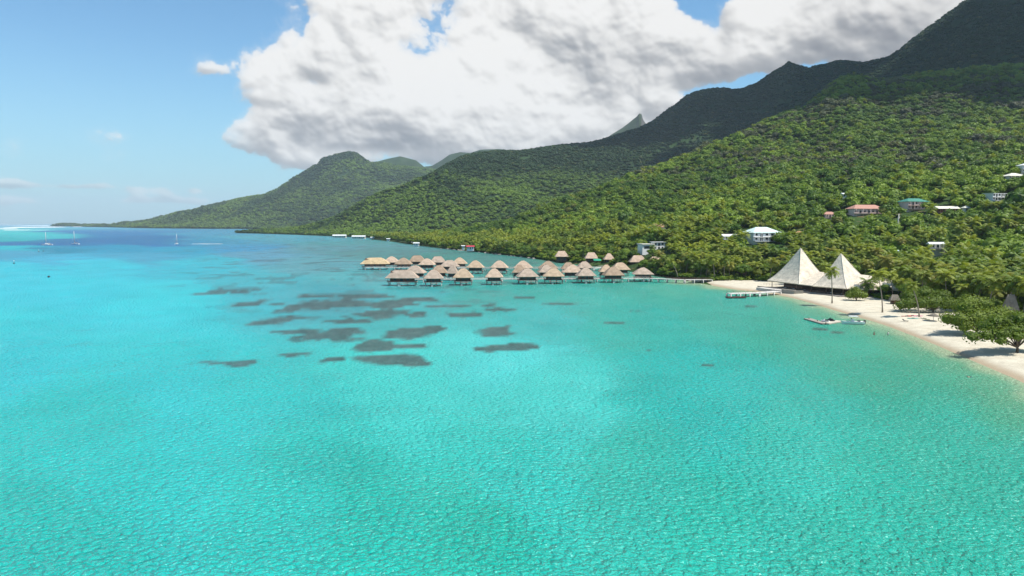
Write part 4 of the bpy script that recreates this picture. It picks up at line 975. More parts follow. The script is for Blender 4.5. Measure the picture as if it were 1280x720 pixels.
# ------------------------------------------------------------------ restaurant with two tent-like roofs
rt_ = empty('restaurant', (150, 338, 1.3), 0, 'restaurant under two tall pale tent-shaped roofs beside the beach', 'restaurant')
O = Vector((150, 338, 1.3))
def tent(c, corners, apex, name='roof', eave=4.0):
    A = Vector(apex)-O; cs = [Vector((x, y, 0))-Vector((O.x, O.y, 0)) for x, y in corners]; mb = MB(); n = 9; vs = []; S_ = 6
    prof = [(0,1),(.045,.955),(.13,.85),(.25,.70),(.39,.53),(.54,.365),(.70,.215),(.86,.085),(1,0)]
    base = []
    for i in range(4):
        for s_ in range(S_): base.append(cs[i].lerp(cs[(i+1) % 4], s_/S_))
    cen = Vector((A.x, A.y, 0)); N_ = len(base)
    for (r_, h_) in prof:
        for b in base:
            p = cen.lerp(b, max(r_, .004)); vs.append((p.x, p.y, eave+(A.z-eave)*h_))
    for b in base: p = cen.lerp(b, .985); vs.append((p.x, p.y, eave-.4))
    fs = [(i*N_+k, i*N_+(k+1) % N_, (i+1)*N_+(k+1) % N_, (i+1)*N_+k) for i in range(len(prof)) for k in range(N_)]
    fs.append(tuple(range(N_))); fs.append(tuple(len(prof)*N_+k for k in range(N_))[::-1])
    mb.add(vs, fs)
    o = mb.build(name, T_PALE, rt_)
    sm = MB()
    for i in range(4):
        pts = [cen.lerp(cs[i], r_)+Vector((0, 0, eave+(A.z-eave)*h_+.05)) for r_, h_ in prof]; sm.tube(pts, [.10]*len(pts), 5)
    sm.build('hip_seam', simple('roof seam', (.50,.46,.39), .8), o); return o
tent(None, [(133.5,356),(141,334.5),(162,344),(155,366)], (148.3,351,22.3))
tent(None, [(143,324),(152.6,310),(172,320),(163,340)], (156.9,325.6,20.6))
mb = MB()   # low roof joining both and running on to the right
def slab(mb, top, th=.35):
    top = [Vector(p)-O for p in top]; n = len(top); mb.add([(v.x, v.y, v.z) for v in top]+[(v.x, v.y, v.z-th) for v in top], [tuple(range(n)), tuple(range(n, 2*n))[::-1]]+[((i+1) % n, i, n+i, n+(i+1) % n) for i in range(n)])
slab(mb, [(140.8,335,5.2),(147,320,5.2),(157,329,10.6),(153,342,10.9)]); slab(mb, [(153,342,10.9),(157,329,10.6),(172,338,5.4),(166,352,5.4)])
slab(mb, [(152.5,311.5,5.2),(172,303,5.2),(177,311,9.8),(160,321,11.4)]); slab(mb, [(160,321,11.4),(177,311,9.8),(183,320,5.3),(168,333,5.3)]); slab(mb, [(172,303,5.2),(178,300.5,5.0),(183,320,5.3),(177,311,9.8)])
mb.build('link_roof', T_PALE, rt_)
mb = MB()
def wallp(mb, P, z0, z1, th=.25):
    for a, b in zip(P[:-1], P[1:]):
        a, b = Vector((*a, 0))-Vector((O.x, O.y, 0)), Vector((*b, 0))-Vector((O.x, O.y, 0)); dv = (b-a).normalized(); n = Vector((-dv.y, dv.x, 0))*th/2
        mb.add([(q.x, q.y, zz-O.z) for zz in (z0, z1) for q in (a-n, a+n, b+n, b-n)], [(0,1,2,3)[::-1],(4,5,6,7),(0,1,5,4),(1,2,6,5),(2,3,7,6),(3,0,4,7)])
wallp(mb, [(141,352),(147,338),(152,326),(158,318),(172,310)], 1.2, 5.0); mb.build('back_wall', W_DARK, rt_)
mb = MB(); wallp(mb, [(133.5,336),(136.5,328.5),(140.5,327.5)], -.4, 2.6, .5); mb.build('stone_bastion', M_STONE, rt_)
mb = MB(); mb.add([Vector((x, y, z))-O for z in (.6, 1.9) for x, y in ((126.5,352),(134,334.5),(142,332),(136,354))], [(0,1,2,3)[::-1],(4,5,6,7),(0,1,5,4),(1,2,6,5),(2,3,7,6),(3,0,4,7)]); mb.build('terrace', W_PALE, rt_)
mb = MB(); wallp(mb, [(132,352),(137.5,338),(143,327),(148,316),(154.5,309)], .3, 2.0, .5); mb.build('terrace_wall', M_STONE, rt_)
mb = MB(); wallp(mb, [(129,357),(132,349),(135.5,341),(139.5,334)], .2, 2.3, .35); mb.build('curved_parapet', M_STONE, rt_)
mb = MB(); mb.add([Vector((x, y, z))-O for z in (1.2, 1.95) for x, y in ((132,356),(149,309),(175,306),(165,352))], [(0,1,2,3)[::-1],(4,5,6,7),(0,1,5,4),(1,2,6,5),(2,3,7,6),(3,0,4,7)]); mb.build('floor_slab', W_DECK, rt_)
for x, y in ((135,353),(138,345),(141,336.5),(144.5,328),(148,320),(152.5,313),(160,310),(168,307)): MB().tube([Vector((x, y, 1.9))-O, Vector((x, y, 5.1))-O], [.18, .16], 6).build('post', W_RAIL, rt_)
mb = MB()
for a, b in zip([(131,354),(136,342),(141,331)][:-1], [(131,354),(136,342),(141,331)][1:]): railing(mb, a[0]-O.x, a[1]-O.y, b[0]-O.x, b[1]-O.y, 1.75, 6, 1.0, .04)
for a, b in zip([(142,328),(148,317),(154,310)][:-1], [(142,328),(148,317),(154,310)][1:]): railing(mb, a[0]-O.x, a[1]-O.y, b[0]-O.x, b[1]-O.y, .65, 6, 1.0, .04)
mb.build('railing', W_RAIL, rt_)
for i, (x, y) in enumerate(((138,343),(140,338),(143,332),(146,325),(149.5,318),(153,314.5))):
    t = empty('dining_table', (x, y, 1.96), .3*i, 'small pale table with stools on the restaurant terrace under the eave', 'table', 'tables on the restaurant terrace')
    MB().tube([(0,0,.70),(0,0,.76)], [.6,.6], 10).build('table_top', W_WHITE, t); MB().tube([(0,0,0),(0,0,.70)], [.09,.05], 6).build('leg', W_RAIL, t)
# restaurant pier
jetty([(103.5, 324), (118, 327), (131, 335)], 4.2, 1.7, 'short pier on white piles reaching out from the restaurant', W_PALE, step=4.2, r=.36, rm=W_RAIL, name='pier')
t = empty('floating_platform', (106, 318.5, 0), .1, 'dark low floating platform at the tip of the restaurant pier', 'platform')
MB().box(-5.5, 3.5, -1.6, 1.6, .25, .6).build('deck', W_DARK, t)
for a in (-4.2, -1, 2.2): MB().tube([(a, -1.5, .05), (a, 1.5, .05)], [.35, .35], 8).build('float', simple('grey float', (.12,.12,.12), .6), t)
for a in (-5.2, 3.2): MB().bar((a, 1.2, -.8), (a, 1.2, 2.1), .12).build('post', W_RAIL, t)

# ------------------------------------------------------------------ houses on the slope
def house(site, name, label, roof, rm, wm, floors=1, rz=0, dfac=.55, nwin=4, hs=3.0, over=.9, cat='house', pitch=.34, veranda=True, grp='houses on the wooded slope', wsc=1.0, sink=4, lift=0.):
    v, w = HOUSE_SITES[site] if isinstance(site, str) else site; w = w*wsc
    t = empty(name, v+Vector((0, 0, lift)), rz, label, cat, grp); d = w*dfac; hh = hs*floors; bw, bd = w-over*2, d-over*2
    mb = MB(); mb.box(-bw/2, bw/2, -bd/2, bd/2, -sink, hh); wl = mb.build('wall', wm, t)
    for fl in range(floors):
        for i in range(nwin):
            x = (-.5+(i+.5)/nwin)*bw; ww = bw/nwin*.24; mb = MB(); z0 = fl*hs+(.15 if i % 2 else .9); mb.box(x-ww, x+ww, -bd/2-.07, -bd/2+.03, z0, fl*hs+2.3); mb.build('window', M_GLASS, wl)
    if roof == 'hip': r_ = ring_roof(w, d, hh+.15, [(1, 0), (.5, d*.5*pitch), (0, d*pitch)], max(1, w-d), .2).build('roof', rm, t)
    elif roof == 'gable':
        mb = MB(); z1 = hh+d*.5*pitch*1.3
        mb.add([(-w/2,-d/2,hh),(w/2,-d/2,hh),(w/2,0,z1),(-w/2,0,z1),(w/2,d/2,hh),(-w/2,d/2,hh)]+[(-w/2,-d/2,hh-.2),(w/2,-d/2,hh-.2),(w/2,d/2,hh-.2),(-w/2,d/2,hh-.2)], [(0,1,2,3),(3,2,4,5),(0,3,5,9,6),(1,7,8,4,2),(0,6,7,1),(5,4,8,9),(6,9,8,7)]); mb.build('roof', rm, t)
    else: mb = MB(); mb.box(-w/2, w/2, -d/2, d/2, hh+.01, hh+.4); mb.build('roof', rm, t)
    if veranda:
        mb = MB(); mb.box(-bw/2, bw/2, -bd/2-2.4, -bd/2, -.35, -.05)
        if floors > 1: mb.box(-bw/2, bw/2, -bd/2-1.8, -bd/2, hs-.25, hs-.02)
        mb.build('veranda', W_DECK if wm is not W_WHITE else W_WHITE, t)
        for i in range(5): x = (-.5+i/4)*(bw-.4); MB().bar((x, -bd/2-(1.7 if floors > 1 else 2.2), -4), (x, -bd/2-(1.7 if floors > 1 else 2.2), hh-.1), .12, 5).build('post', wm, t)
        mb = MB(); railing(mb, -bw/2, -bd/2-(1.75 if floors > 1 else 2.3), bw/2, -bd/2-(1.75 if floors > 1 else 2.3), hs if floors > 1 else 0, 8, .95, .04); mb.build('railing', wm, t)
    return t
house('big_white', 'hillside_house', 'largest white house with pale mint hip roof above the palm grove', 'hip', R_MINT, W_WHITE, 2, .3, .62, 5, pitch=.26)
house('white_cluster', 'hillside_house', 'low white house with grey lean-to just left of the mint-roofed house', 'gable', R_WHITE, W_WHITE, 1, .25, .5, 3, wsc=.8)
t = house('two_block', 'hillside_house', 'modern two-block white house above the thatched villas', 'flat', R_WHITE, W_WHITE, 2, .3, .45, 4, hs=2.9, veranda=False, wsc=.62)
t.location.x += 4.5
v, w = HOUSE_SITES['two_block']
mb = MB(); mb.box(-17, -6.5, -4, 4, -4, 4.2); wl = mb.build('wing', W_WHITE, t); mb = MB(); mb.box(-17.6, -6.6, -4.8, 4.6, 4.2, 4.8); mb.build('wing_roof', R_CREAM, wl); mb = MB(); mb.box(-15.5, -8, -4.08, -3.95, 1, 3); mb.build('window', M_GLASS, wl)
house('pink_small', 'hillside_house', 'small house with long orange-pink roof above the two-block white house', 'hip', R_PINK, W_WHITE, 1, .1, .5, 3, pitch=.3)
house('brown_roof', 'hillside_house', 'small dark brown roofed house among trees left of the white houses', 'gable', R_BROWN, W_DARK, 1, .4, .7, 2)
house('long_white', 'hillside_house', 'long narrow white shed roof in the trees above the brown-roofed house', 'gable', R_WHITE, W_WHITE, 1, .45, .3, 3, hs=2.2, veranda=False)
house('green_roof', 'hillside_house', 'two-storey pale house with bright green hip roof on the slope', 'hip', R_GREEN, W_PINKW, 2, .3, .5, 6, pitch=.24)
house('pink_villa', 'hillside_house', 'long pink villa with terracotta roofs left of the green-roofed house', 'hip', R_PINK, W_PINKW, 1, .2, .38, 7, hs=3.6, pitch=.3)
house('pink_lodge', 'hillside_house', 'small pink lodge with red-pink roof at the left end of the pink villa', 'hip', R_PINK, W_PINKW, 1, 0, .6, 3)
house('cream_long', 'hillside_house', 'long house with cream roof and brown walls right of the green-roofed house', 'gable', R_CREAM, W_RED, 1, 0, .5, 5)
house('cream_hut', 'hillside_house', 'tiny cream-roofed outbuilding right of the long cream roof', 'hip', R_CREAM, W_CREAM, 1, 0, .8, 1, veranda=False)
house('white_modern', 'hillside_house', 'white split-level modern house high on the right slope', 'flat', R_WHITE, W_WHITE, 2, .4, .5, 5, hs=2.7)
house('pavilion', 'hillside_house', 'low pale hip-roofed pavilion near the right edge of the slope', 'hip', R_CREAM, W_CREAM, 1, 0, .8, 4, pitch=.22)
house('pavilion_up', 'hillside_house', 'white two-storey house topmost at the right edge', 'hip', R_WHITE, W_WHITE, 2, 0, .8, 3, pitch=.2)
house('white_lone', 'hillside_house', 'single small white roof alone in the forest above the pink villa', 'gable', R_WHITE, W_WHITE, 1, .2, .6, 2, veranda=False)
house('blue_hut', 'hillside_house', 'tiny pale blue roof in the forest left of the pink lodge', 'gable', M_BLUEG, W_WHITE, 1, .3, .7, 1, veranda=False)
house('white_cube', 'hillside_house', 'tiny white flat building in the trees below the pink lodge', 'flat', R_WHITE, W_WHITE, 1, 0, .7, 1, veranda=False)
house('palm_roof', 'hillside_house', 'white low-pitched roof among the palms above the beach', 'gable', R_WHITE, W_CREAM, 1, -.15, .5, 3, lift=4.5, sink=9)
house('palm_roof_small', 'hillside_house', 'small pale roof hidden in palms left of the white low-pitched roof', 'gable', M_BLUEG, W_CREAM, 1, .1, .7, 1, lift=3.5, sink=8, veranda=False)
# bare earth cuts on the slope
M_SOIL = simple('bare orange earth', (.42,.24,.13), .95, .3, .3, bump=.6, bdist=.3)
for (v, w), lb in zip(SOIL, ['orange bare earth cut', 'brown bare earth track']):
    mb = MB(); nx, ny = 18, 8; vs = []
    for i in range(nx):
        for j in range(ny):
            a = (i/(nx-1)-.5); b = (j/(ny-1)-.5); x = v.x+a*w*(1-abs(b)*.6)+random.uniform(-.4, .4); y = v.y+b*w*1.6+a*w*.5+random.uniform(-.4, .4); vs.append((x, y, L1.z(x, y)+(.9 if 0 < i < nx-1 and 0 < j < ny-1 else -.6)))
    fs = [(i*ny+j, (i+1)*ny+j, (i+1)*ny+j+1, i*ny+j+1) for i in range(nx-1) for j in range(ny-1)]
    mb.add(vs, fs, None, True); o = mb.build('bare_earth', M_SOIL); o['kind'] = 'structure'
# small buildings on the farther shore
def shore_house(px, pb, wpx, name, label, rm, wm=W_WHITE, roof='gable', z=1.5, floors=1, nw=3, dfac=.6):
    v = sea(px, pb, z); house((v, wpx*v.y/F), name, label, roof, rm, wm, floors, 0, dfac, nw, hs=3.2, veranda=False, grp='buildings on the farther shore', sink=2); CL2.append(v)
CL2 = []
shore_house(424.5, 296.2, 17, 'shore_building', 'long white roofed building, left of the two white ones on the far shore', R_WHITE, W_CREAM, 'gable', 2, 1, 6, .35)
shore_house(448.5, 297.4, 17, 'shore_building', 'white roofed building, right of the two white ones on the far shore', R_WHITE, W_CREAM, 'gable', 2, 1, 6, .35)
shore_house(465.5, 298.6, 5, 'shore_building', 'small white hut right beside the long white far-shore buildings', R_WHITE)
shore_house(485.5, 300.6, 5, 'shore_building', 'white square hut on the far shore between the long buildings and the cape', R_WHITE)
shore_house(520.5, 306.6, 8, 'boat_shed', 'white boat shed on the waterline left of the red roof', R_WHITE)
shore_house(588.0, 311.6, 10.5, 'shore_house', 'house with bright red roof above the rocky far shore', R_RED, W_WHITE, 'gable', 4)
shore_house(579.0, 310.6, 5, 'shore_house', 'pale roofed shed touching the left side of the red-roofed house', R_WHITE, W_WHITE, 'gable', 4.5)
shore_house(619.5, 314.6, 7, 'shore_house', 'low shelter with orange roof at the water right of the red roof', R_ORANGE, W_DARK, 'gable', 2)
for px, pb, w_, lb in ((631,304.5,6,'white roof left of the long pale roof above the orange shelter'),(641,304.2,9,'long pale roof above the orange-roofed shelter'),(600,302.5,3,'tiny white roof in the trees right above the red roof'),(515.5,299.5,4,'tiny white roof in the trees above the white boat shed')):
    v, w2 = at_hit(px, pb, w_, 5); house((v, w2), 'slope_house', lb, 'gable', R_WHITE, W_WHITE, 1, 0, .5, 2, veranda=False, grp='small roofs in the trees of the farther shore', lift=5, sink=9)
# rocks along the farther shore
M_ROCK = simple('shore rock', (.33,.29,.24), .9, .35, 1, bump=.8, bdist=.2)
for i in range(46):
    px = random.uniform(545, 672); pb = float(np.interp(px, [s_[0] for s_ in SHORE], [s_[1] for s_ in SHORE]))+random.uniform(.0, .25); v = sea(px, pb, 0)
    mb = MB(); rr_ = random.uniform(1.0, 2.6); jv = [tuple(c*rr_*random.uniform(.75, 1.2)*(1, .8, .55)[q] for q, c in enumerate(p_)) for p_ in ico_v]; mb.add(jv, [tuple(f_) for f_ in ico_f], None, False)
    tag(mb.build('rock', M_ROCK), 'pale boulder at the waterline of the wooded farther shore', 'rock', 'boulders along the farther shore').location = v
# bleached dead tree
v = L1.hit(1122, 289); t = empty('dead_tree', v, 0, 'bleached bare dead trunk standing in the forest below the green roof', 'tree')
MB().tube([(0,0,-1),(.2,0,4),(.1,.2,9),(.4,0,13)], [.8,.65,.45,.2], 7).build('trunk', W_PALE, t); MB().tube([(.1,0,8),(1.4,.3,11)], [.3,.1], 5).build('limb', W_PALE, t)
# ------------------------------------------------------------------ boats and things on the water
B_WHITE = simple('white gelcoat', (.80,.80,.78), .3, .06, 1, spec=.5); B_METAL = simple('grey metal', (.45,.46,.48), .4, .1, 2, spec=.5); B_BLUE = simple('blue sail cover', (.03,.07,.22), .7, .15, 2); B_BLACK = simple('black rubber', (.02,.02,.022), .5, .2, 2); B_BRN = simple('brown cover', (.25,.12,.10), .7, .2, 2)
def hull(L_, w, h, n=12, z0=-.3, bow=1.0, rake=.35):
    mb = MB(); vs = []
    for i in range(n+1):
        t = i/n; y = (t-.5)*L_; b = w/2*(1-max(0, (t-.45)/.55)**2.2*bow)*(.85+.15*min(1, t/.2)); sh = h*(1+.25*max(0, t-.5)**1.3*2)
        ry = y+(rake*h*(t**3))
        vs += [(-b, ry, sh), (-b*.92, y, sh*.35), (-b*.45, y*.97, z0), (b*.45, y*.97, z0), (b*.92, y, sh*.35), (b, ry, sh)]
    fs = [(i*6+k, i*6+k+1, (i+1)*6+k+1, (i+1)*6+k) for i in range(n) for k in range(5)]+[(i*6+5, i*6, (i+1)*6, (i+1)*6+5) for i in range(n)]+[tuple(range(6))[::-1], tuple(n*6+k for k in range(6))]
    return mb.add(vs, fs, None, False)
def sailboat(px, pb, L_, mast, rz, label, cat_=False, cover=B_BLUE):
    v = sea(px, pb); t = empty('sailboat', v, rz, label, 'sailboat', 'sailboats at anchor in the lagoon')
    if cat_:
        for s_ in (-1, 1):
            h_ = hull(L_, 1.7, 1.5); 
            h_.v = [(x+s_*3.1, y, z) for x, y, z in h_.v]; h_.build('hull', B_WHITE, t)
        MB().box(-3.0, 3.0, -L_*.42, L_*.18, 1.1, 1.6).build('bridge_deck', B_WHITE, t)
        c = MB().add([(-2.6,-L_*.28,1.6),(2.6,-L_*.28,1.6),(2.4,L_*.14,1.6),(-2.4,L_*.14,1.6),(-2.2,-L_*.26,3.1),(2.2,-L_*.26,3.1),(1.5,L_*.04,2.9),(-1.5,L_*.04,2.9)], [(3,2,1,0),(4,5,6,7),(0,1,5,4),(1,2,6,5),(2,3,7,6),(3,0,4,7)]).build('cabin', B_WHITE, t)
        MB().box(-2.3, 2.3, -L_*.29, -L_*.285, 1.9, 2.6).build('window', M_GLASS, c); dz_ = 1.6
    else:
        hull(L_, L_*.30, 1.35).build('hull', B_WHITE, t); c = MB().box(-L_*.09, L_*.09, -L_*.18, L_*.16, 1.3, 1.95).build('cabin', B_WHITE, t)
        for s_ in (-1, 1): MB().box(s_*L_*.09-.03, s_*L_*.09+.03, -L_*.1, L_*.1, 1.5, 1.8).build('window', M_GLASS, c)
        MB().box(-L_*.1, L_*.1, -L_*.42, -L_*.22, 2.6, 2.7).build('bimini', cover, t); dz_ = 1.9
    MB().tube([(0, L_*.08, dz_-.3), (0, L_*.08, mast)], [.45, .32], 8).build('mast', B_METAL, t)
    MB().tube([(0, L_*.06, dz_+1.3), (0, -L_*.34, dz_+1.4)], [.10, .10], 6).build('boom', B_METAL, t); MB().tube([(0, L_*.05, dz_+1.6), (0, -L_*.30, dz_+1.65)], [.30, .18], 6).build('furled_sail', cover, t)
    mb = MB()
    for a, b in (((0, L_*.5, 1.5), 1), ((0, -L_*.48, 1.4), 1), ((-L_*.14, 0, 1.3), .8), ((L_*.14, 0, 1.3), .8)): mb.bar(a, (0, L_*.08, mast*b if b < 1 else mast-.3), .035, 4)
    mb.build('rigging', B_METAL, t); return t
sailboat(58.5, 306.3, 17.5, 21, R(70), 'catamaran at anchor, leftmost of the three sailboats', True)
sailboat(94, 305.4, 14.5, 22, R(80), 'white single-hulled sailboat with low stern canopy, middle of the three', False, B_BRN)
sailboat(221, 305.3, 13, 17, R(8), 'small white sailboat seen end-on, rightmost and alone', False)
def marker(px, pb, h, label, c):
    v = sea(px, pb); t = empty('channel_marker', v, 0, label, 'buoy', 'markers in the lagoon')
    MB().tube([(0,0,-.3),(0,0,.5),(0,0,.9)], [.75,.8,.35], 10).build('float', B_BLACK, t); MB().tube([(0,0,.8),(0,0,h)], [.14,.12], 6).build('pole', c, t); MB().tube([(0,0,h),(0,0,h+.7)], [.45,.05], 8).build('topmark', c, t)
marker(17.5, 329.5, 2.4, 'white-topped marker near the left edge of the picture', B_WHITE); marker(48.5, 314.6, 1.8, 'pale marker just below the leftmost sailboat', B_WHITE); marker(54.5, 314.4, 1.2, 'dark low marker beside the pale one below the leftmost sailboat', B_BLACK); marker(61, 346.6, .6, 'small dark marker alone on the turquoise water at left', B_BLACK)
# motor boat at the little dock
v = sea(1066, 405.2); t = empty('motorboat', v, R(-97), 'white motorboat with flat white canopy moored at the small dock', 'motorboat')
h_ = hull(7.4, 2.4, .95); h_.v = [(x, -y, z) for x, y, z in h_.v]; h_.f = [f_[::-1] for f_ in h_.f]; h_.build('hull', B_WHITE, t)
MB().box(-.9, .9, -1.6, 1.9, .75, .98).build('cockpit_floor', simple('grey non-slip', (.45,.46,.47), .8), t); c = MB().box(-.45, .45, -.5, .3, .98, 1.75).build('console', B_WHITE, t); MB().box(-.42, .42, -.56, -.50, 1.75, 2.15).build('windscreen', M_GLASS, c)
MB().box(-1.05, 1.05, -1.3, 1.5, 2.75, 2.87).build('canopy', B_WHITE, t)
for a in (-.95, .95):
    for b in (-1.2, 1.4): MB().bar((a, b, .9), (a, b, 2.76), .04).build('canopy_post', B_METAL, t)
MB().box(-.28, .28, 3.55, 4.15, .3, 1.45).build('outboard_engine', B_BLACK, t); MB().box(-.6, .6, 1.7, 2.3, .98, 1.35).build('seat', simple('dark seat', (.05,.05,.06), .6), t)
# small dock made of two angled sections
P0, P1, P2 = sea(1009, 399.2), sea(1031, 405.6), sea(1050, 402.2)
t = empty('floating_dock', P0, 0, 'grey angled floating dock lying off the beach', 'dock')
def plank(a, b, wd, z0, z1, nm, mt):
    a, b = a-P0, b-P0; dv = (b-a).normalized(); n = Vector((-dv.y, dv.x, 0))*wd/2; MB().add([(q.x, q.y, z) for z in (z0, z1) for q in (a-n, a+n, b+n, b-n)], [(3,2,1,0),(4,5,6,7),(0,1,5,4),(1,2,6,5),(2,3,7,6),(3,0,4,7)]).build(nm, mt, t)
plank(P0, P1, 2.6, .05, .42, 'outer_section', W_DECK); plank(P1+Vector((.6, .6, 0)), P2, 2.4, .05, .45, 'inner_section', simple('sand coloured boards', (.50,.44,.35), .85, .2, 2))
for f_ in (.02, .5, .97): q = P0.lerp(P1, f_)-P0; MB().tube([(q.x, q.y-1.2, -.1), (q.x, q.y-1.2, .9)], [.16, .16], 6).build('pile', W_DARK, t)
plank(P0+Vector((0, -1.2, 0)), P1+Vector((-1.2, -.4, 0)), .3, -.05, .38, 'fender', B_BLACK)
def jetski(px, pb, rz, c, label):
    v = sea(px, pb, .35); t = empty('jet_ski', v, rz, label, 'jet ski'); hull(2.9, 1.1, .5, 8, -.05).build('hull', c, t)
    MB().add([(-.25,-1.1,.5),(.25,-1.1,.5),(.28,.1,.5),(-.28,.1,.5),(-.18,-1.0,.85),(.18,-1.0,.85),(.2,.0,.9),(-.2,.0,.9)], [(3,2,1,0),(4,5,6,7),(0,1,5,4),(1,2,6,5),(2,3,7,6),(3,0,4,7)]).build('seat', B_BLACK, t)
    MB().add([(-.4,.1,.5),(.4,.1,.5),(.2,1.1,.55),(-.2,1.1,.55),(-.2,.2,1.05),(.2,.2,1.05)], [(0,1,5,4),(1,2,5),(2,3,4,5),(3,0,4),(3,2,1,0)]).build('cowl', c, t); MB().bar((-.45,.2,1.15), (.45,.2,1.15), .04).build('handlebar', B_BLACK, t)
jetski(1031.5, 402.4, R(40), B_WHITE, 'white jet ski parked at the bend of the floating dock'); jetski(1038.3, 401.2, R(20), simple('charcoal hull', (.04,.04,.045), .35, .1), 'charcoal jet ski right of the white one on the dock')
# beach furniture
v = sea(1166.5, 402, 1.3); t = empty('beach_umbrella', v, 0, 'thatched grey beach umbrella on the open sand', 'beach umbrella')
MB().tube([(0,0,0),(0,0,2.3)], [.09,.07], 7).build('pole', W_PALE, t); MB().tube([(0,0,1.95),(0,0,2.02),(0,0,2.35),(0,0,2.95)], [1.9,2.25,1.25,.05], 14).build('canopy', T_GREY, t)
def kayak(px, pb, rz, c, label, L_=3.6):
    v = sea(px, pb, 1.32); t = empty('kayak', v, rz, label, 'kayak', 'kayaks lying on the sand'); hull(L_, .75, .35, 10, 0, 1).build('hull', simple('plastic '+label[:8], c, .4, .08, 1, spec=.5), t)
    MB().tube([(0, -.5, .34), (0, .4, .34)], [.22, .16], 8).build('cockpit', B_BLACK, t)
kayak(1133, 396.2, R(88), (.70,.03,.04), 'bright red kayak, left one of the row on the sand'); kayak(1140, 395.6, R(86), (.62,.05,.05), 'second red kayak, touching the bright pink one'); kayak(1147, 396, R(97), (.72,.05,.30), 'bright pink kayak at the right end of the row')
kayak(1141, 399, R(85), (.10,.50,.42), 'pale teal kayak lying in front of the red ones'); 
def lounger(px, pb, rz, label, c=(.10,.13,.08)):
    v = sea(px, pb, 1.32); t = empty('sun_lounger', v, rz, label, 'sun lounger'); m_ = simple('lounger fabric %.2f' % c[0], c, .8)
    MB().box(-.35, .35, -1.0, .35, .30, .38).build('seat', m_, t); MB().add([(-.35,.35,.30),(.35,.35,.30),(.35,1.0,.75),(-.35,1.0,.75),(-.35,.35,.38),(.35,.35,.38),(.35,.97,.83),(-.35,.97,.83)], [(3,2,1,0),(4,5,6,7),(0,1,5,4),(1,2,6,5),(2,3,7,6),(3,0,4,7)]).build('backrest', m_, t)
    for a in (-.3, .3):
        for b in (-.9, .3): MB().bar((a, b, 0), (a, b, .31), .03, 5).build('leg', W_RAIL, t)
lounger(1154, 399.2, R(70), 'dark sun lounger left of the thatched umbrella'); lounger(1158, 400.2, R(80), 'olive sun lounger nearest the thatched umbrella', (.14,.19,.07)); lounger(1131.5, 402, R(30), 'small dark lounger alone on the open sand', (.04,.04,.04))
# people in the water
SKIN = simple('skin', (.33,.19,.13), .6, .08, 3); HAIR = simple('dark hair', (.03,.02,.015), .7, .2, 5)
def person(loc, rz, joints, edges, radii, label, clothes=None, headp=None):
    me = bpy.data.meshes.new('person'); me.from_pydata(joints, edges, []); me.materials.append(SKIN); o = link_mesh('person', me)
    md = o.modifiers.new('skin', 'SKIN'); md.use_smooth_shade = True
    for i, r_ in enumerate(radii): me.skin_vertices[0].data[i].radius = (r_, r_); me.skin_vertices[0].data[i].use_root = (i == 0)
    sb = o.modifiers.new('sub', 'SUBSURF'); sb.levels = 2; sb.render_levels = 2
    o.location = loc; o.rotation_euler = (0, 0, rz); tag(o, label, 'person')
    hx, hy, hz_ = headp; vs = [(hx+x*.115, hy+.02+y*.115, hz_+.03+z*.12) for x, y, z in ICO2[0] if z > -.15 or y > .2]
    keep = [i for i, (x, y, z) in enumerate(ICO2[0]) if z > -.15 or y > .2]; mp = {k_: i for i, k_ in enumerate(keep)}
    MB().add(vs, [tuple(mp[q] for q in f_) for f_ in ICO2[1].tolist() if all(q in mp for q in f_)], None, True).build('hair', HAIR, o)
    if clothes: clothes(o)
    return o
ST = [(0,0,.95),(0,0,1.15),(0,.01,1.38),(0,0,1.50),(0,-.01,1.58),(0,-.02,1.70),(.19,0,1.42),(.27,-.02,1.14),(.25,-.12,.90),(.24,-.17,.80),(-.19,0,1.42),(-.28,0,1.14),(-.30,-.08,.90),(-.30,-.12,.80),(.10,0,.86),(.11,0,.48),(.11,.03,.08),(.12,-.14,.04),(-.10,0,.86),(-.11,-.02,.48),(-.11,.03,.08),(-.12,-.14,.04)]
SE = [(0,1),(1,2),(2,3),(3,4),(4,5),(2,6),(6,7),(7,8),(8,9),(2,10),(10,11),(11,12),(12,13),(0,14),(14,15),(15,16),(16,17),(0,18),(18,19),(19,20),(20,21)]
SR = [.13,.125,.15,.06,.055,.10,.065,.05,.035,.03,.065,.05,.035,.03,.095,.065,.045,.04,.095,.065,.045,.04]
def shorts(c):
    return lambda o: MB().tube([(0,0,.66),(0,0,.80),(0,0,1.02)], [.23,.21,.155], 12).build('swim_shorts', simple('cloth %.2f%.2f' % c[:2], c, .8), o)
def shirt(c):
    return lambda o: MB().tube([(0,0,.84),(0,0,1.1),(0,0,1.36),(0,0,1.48)], [.19,.165,.19,.09], 12).build('shirt', simple('shirt %.2f' % c[0], c, .8), o)
person(sea(1092.5, 418.5)+Vector((0, 0, -.75)), R(160), ST, SE, SR, 'bather with dark red shorts standing waist-deep, left of two', shorts((.25,.04,.04)), (0, -.02, 1.70))
person(sea(1110, 419)+Vector((0, 0, -.62)), R(200), ST, SE, SR, 'bather in a white shirt standing in the shallows', shirt((.8,.8,.78)), (0, -.02, 1.70))
SW = [(0,0,0),(0,.2,.03),(0,.42,.06),(0,.54,.12),(0,.60,.17),(0,.68,.24),(.2,.44,.03),(.42,.62,-.05),(.40,.86,-.02),(.38,.95,0),(-.2,.44,.03),(-.42,.58,-.06),(-.44,.82,-.04),(-.43,.91,-.02),(.1,-.1,-.03),(.14,-.5,-.12),(.12,-.9,-.05),(.12,-1.05,-.05),(-.1,-.1,-.03),(-.14,-.5,-.1),(-.16,-.9,-.14),(-.16,-1.05,-.14)]
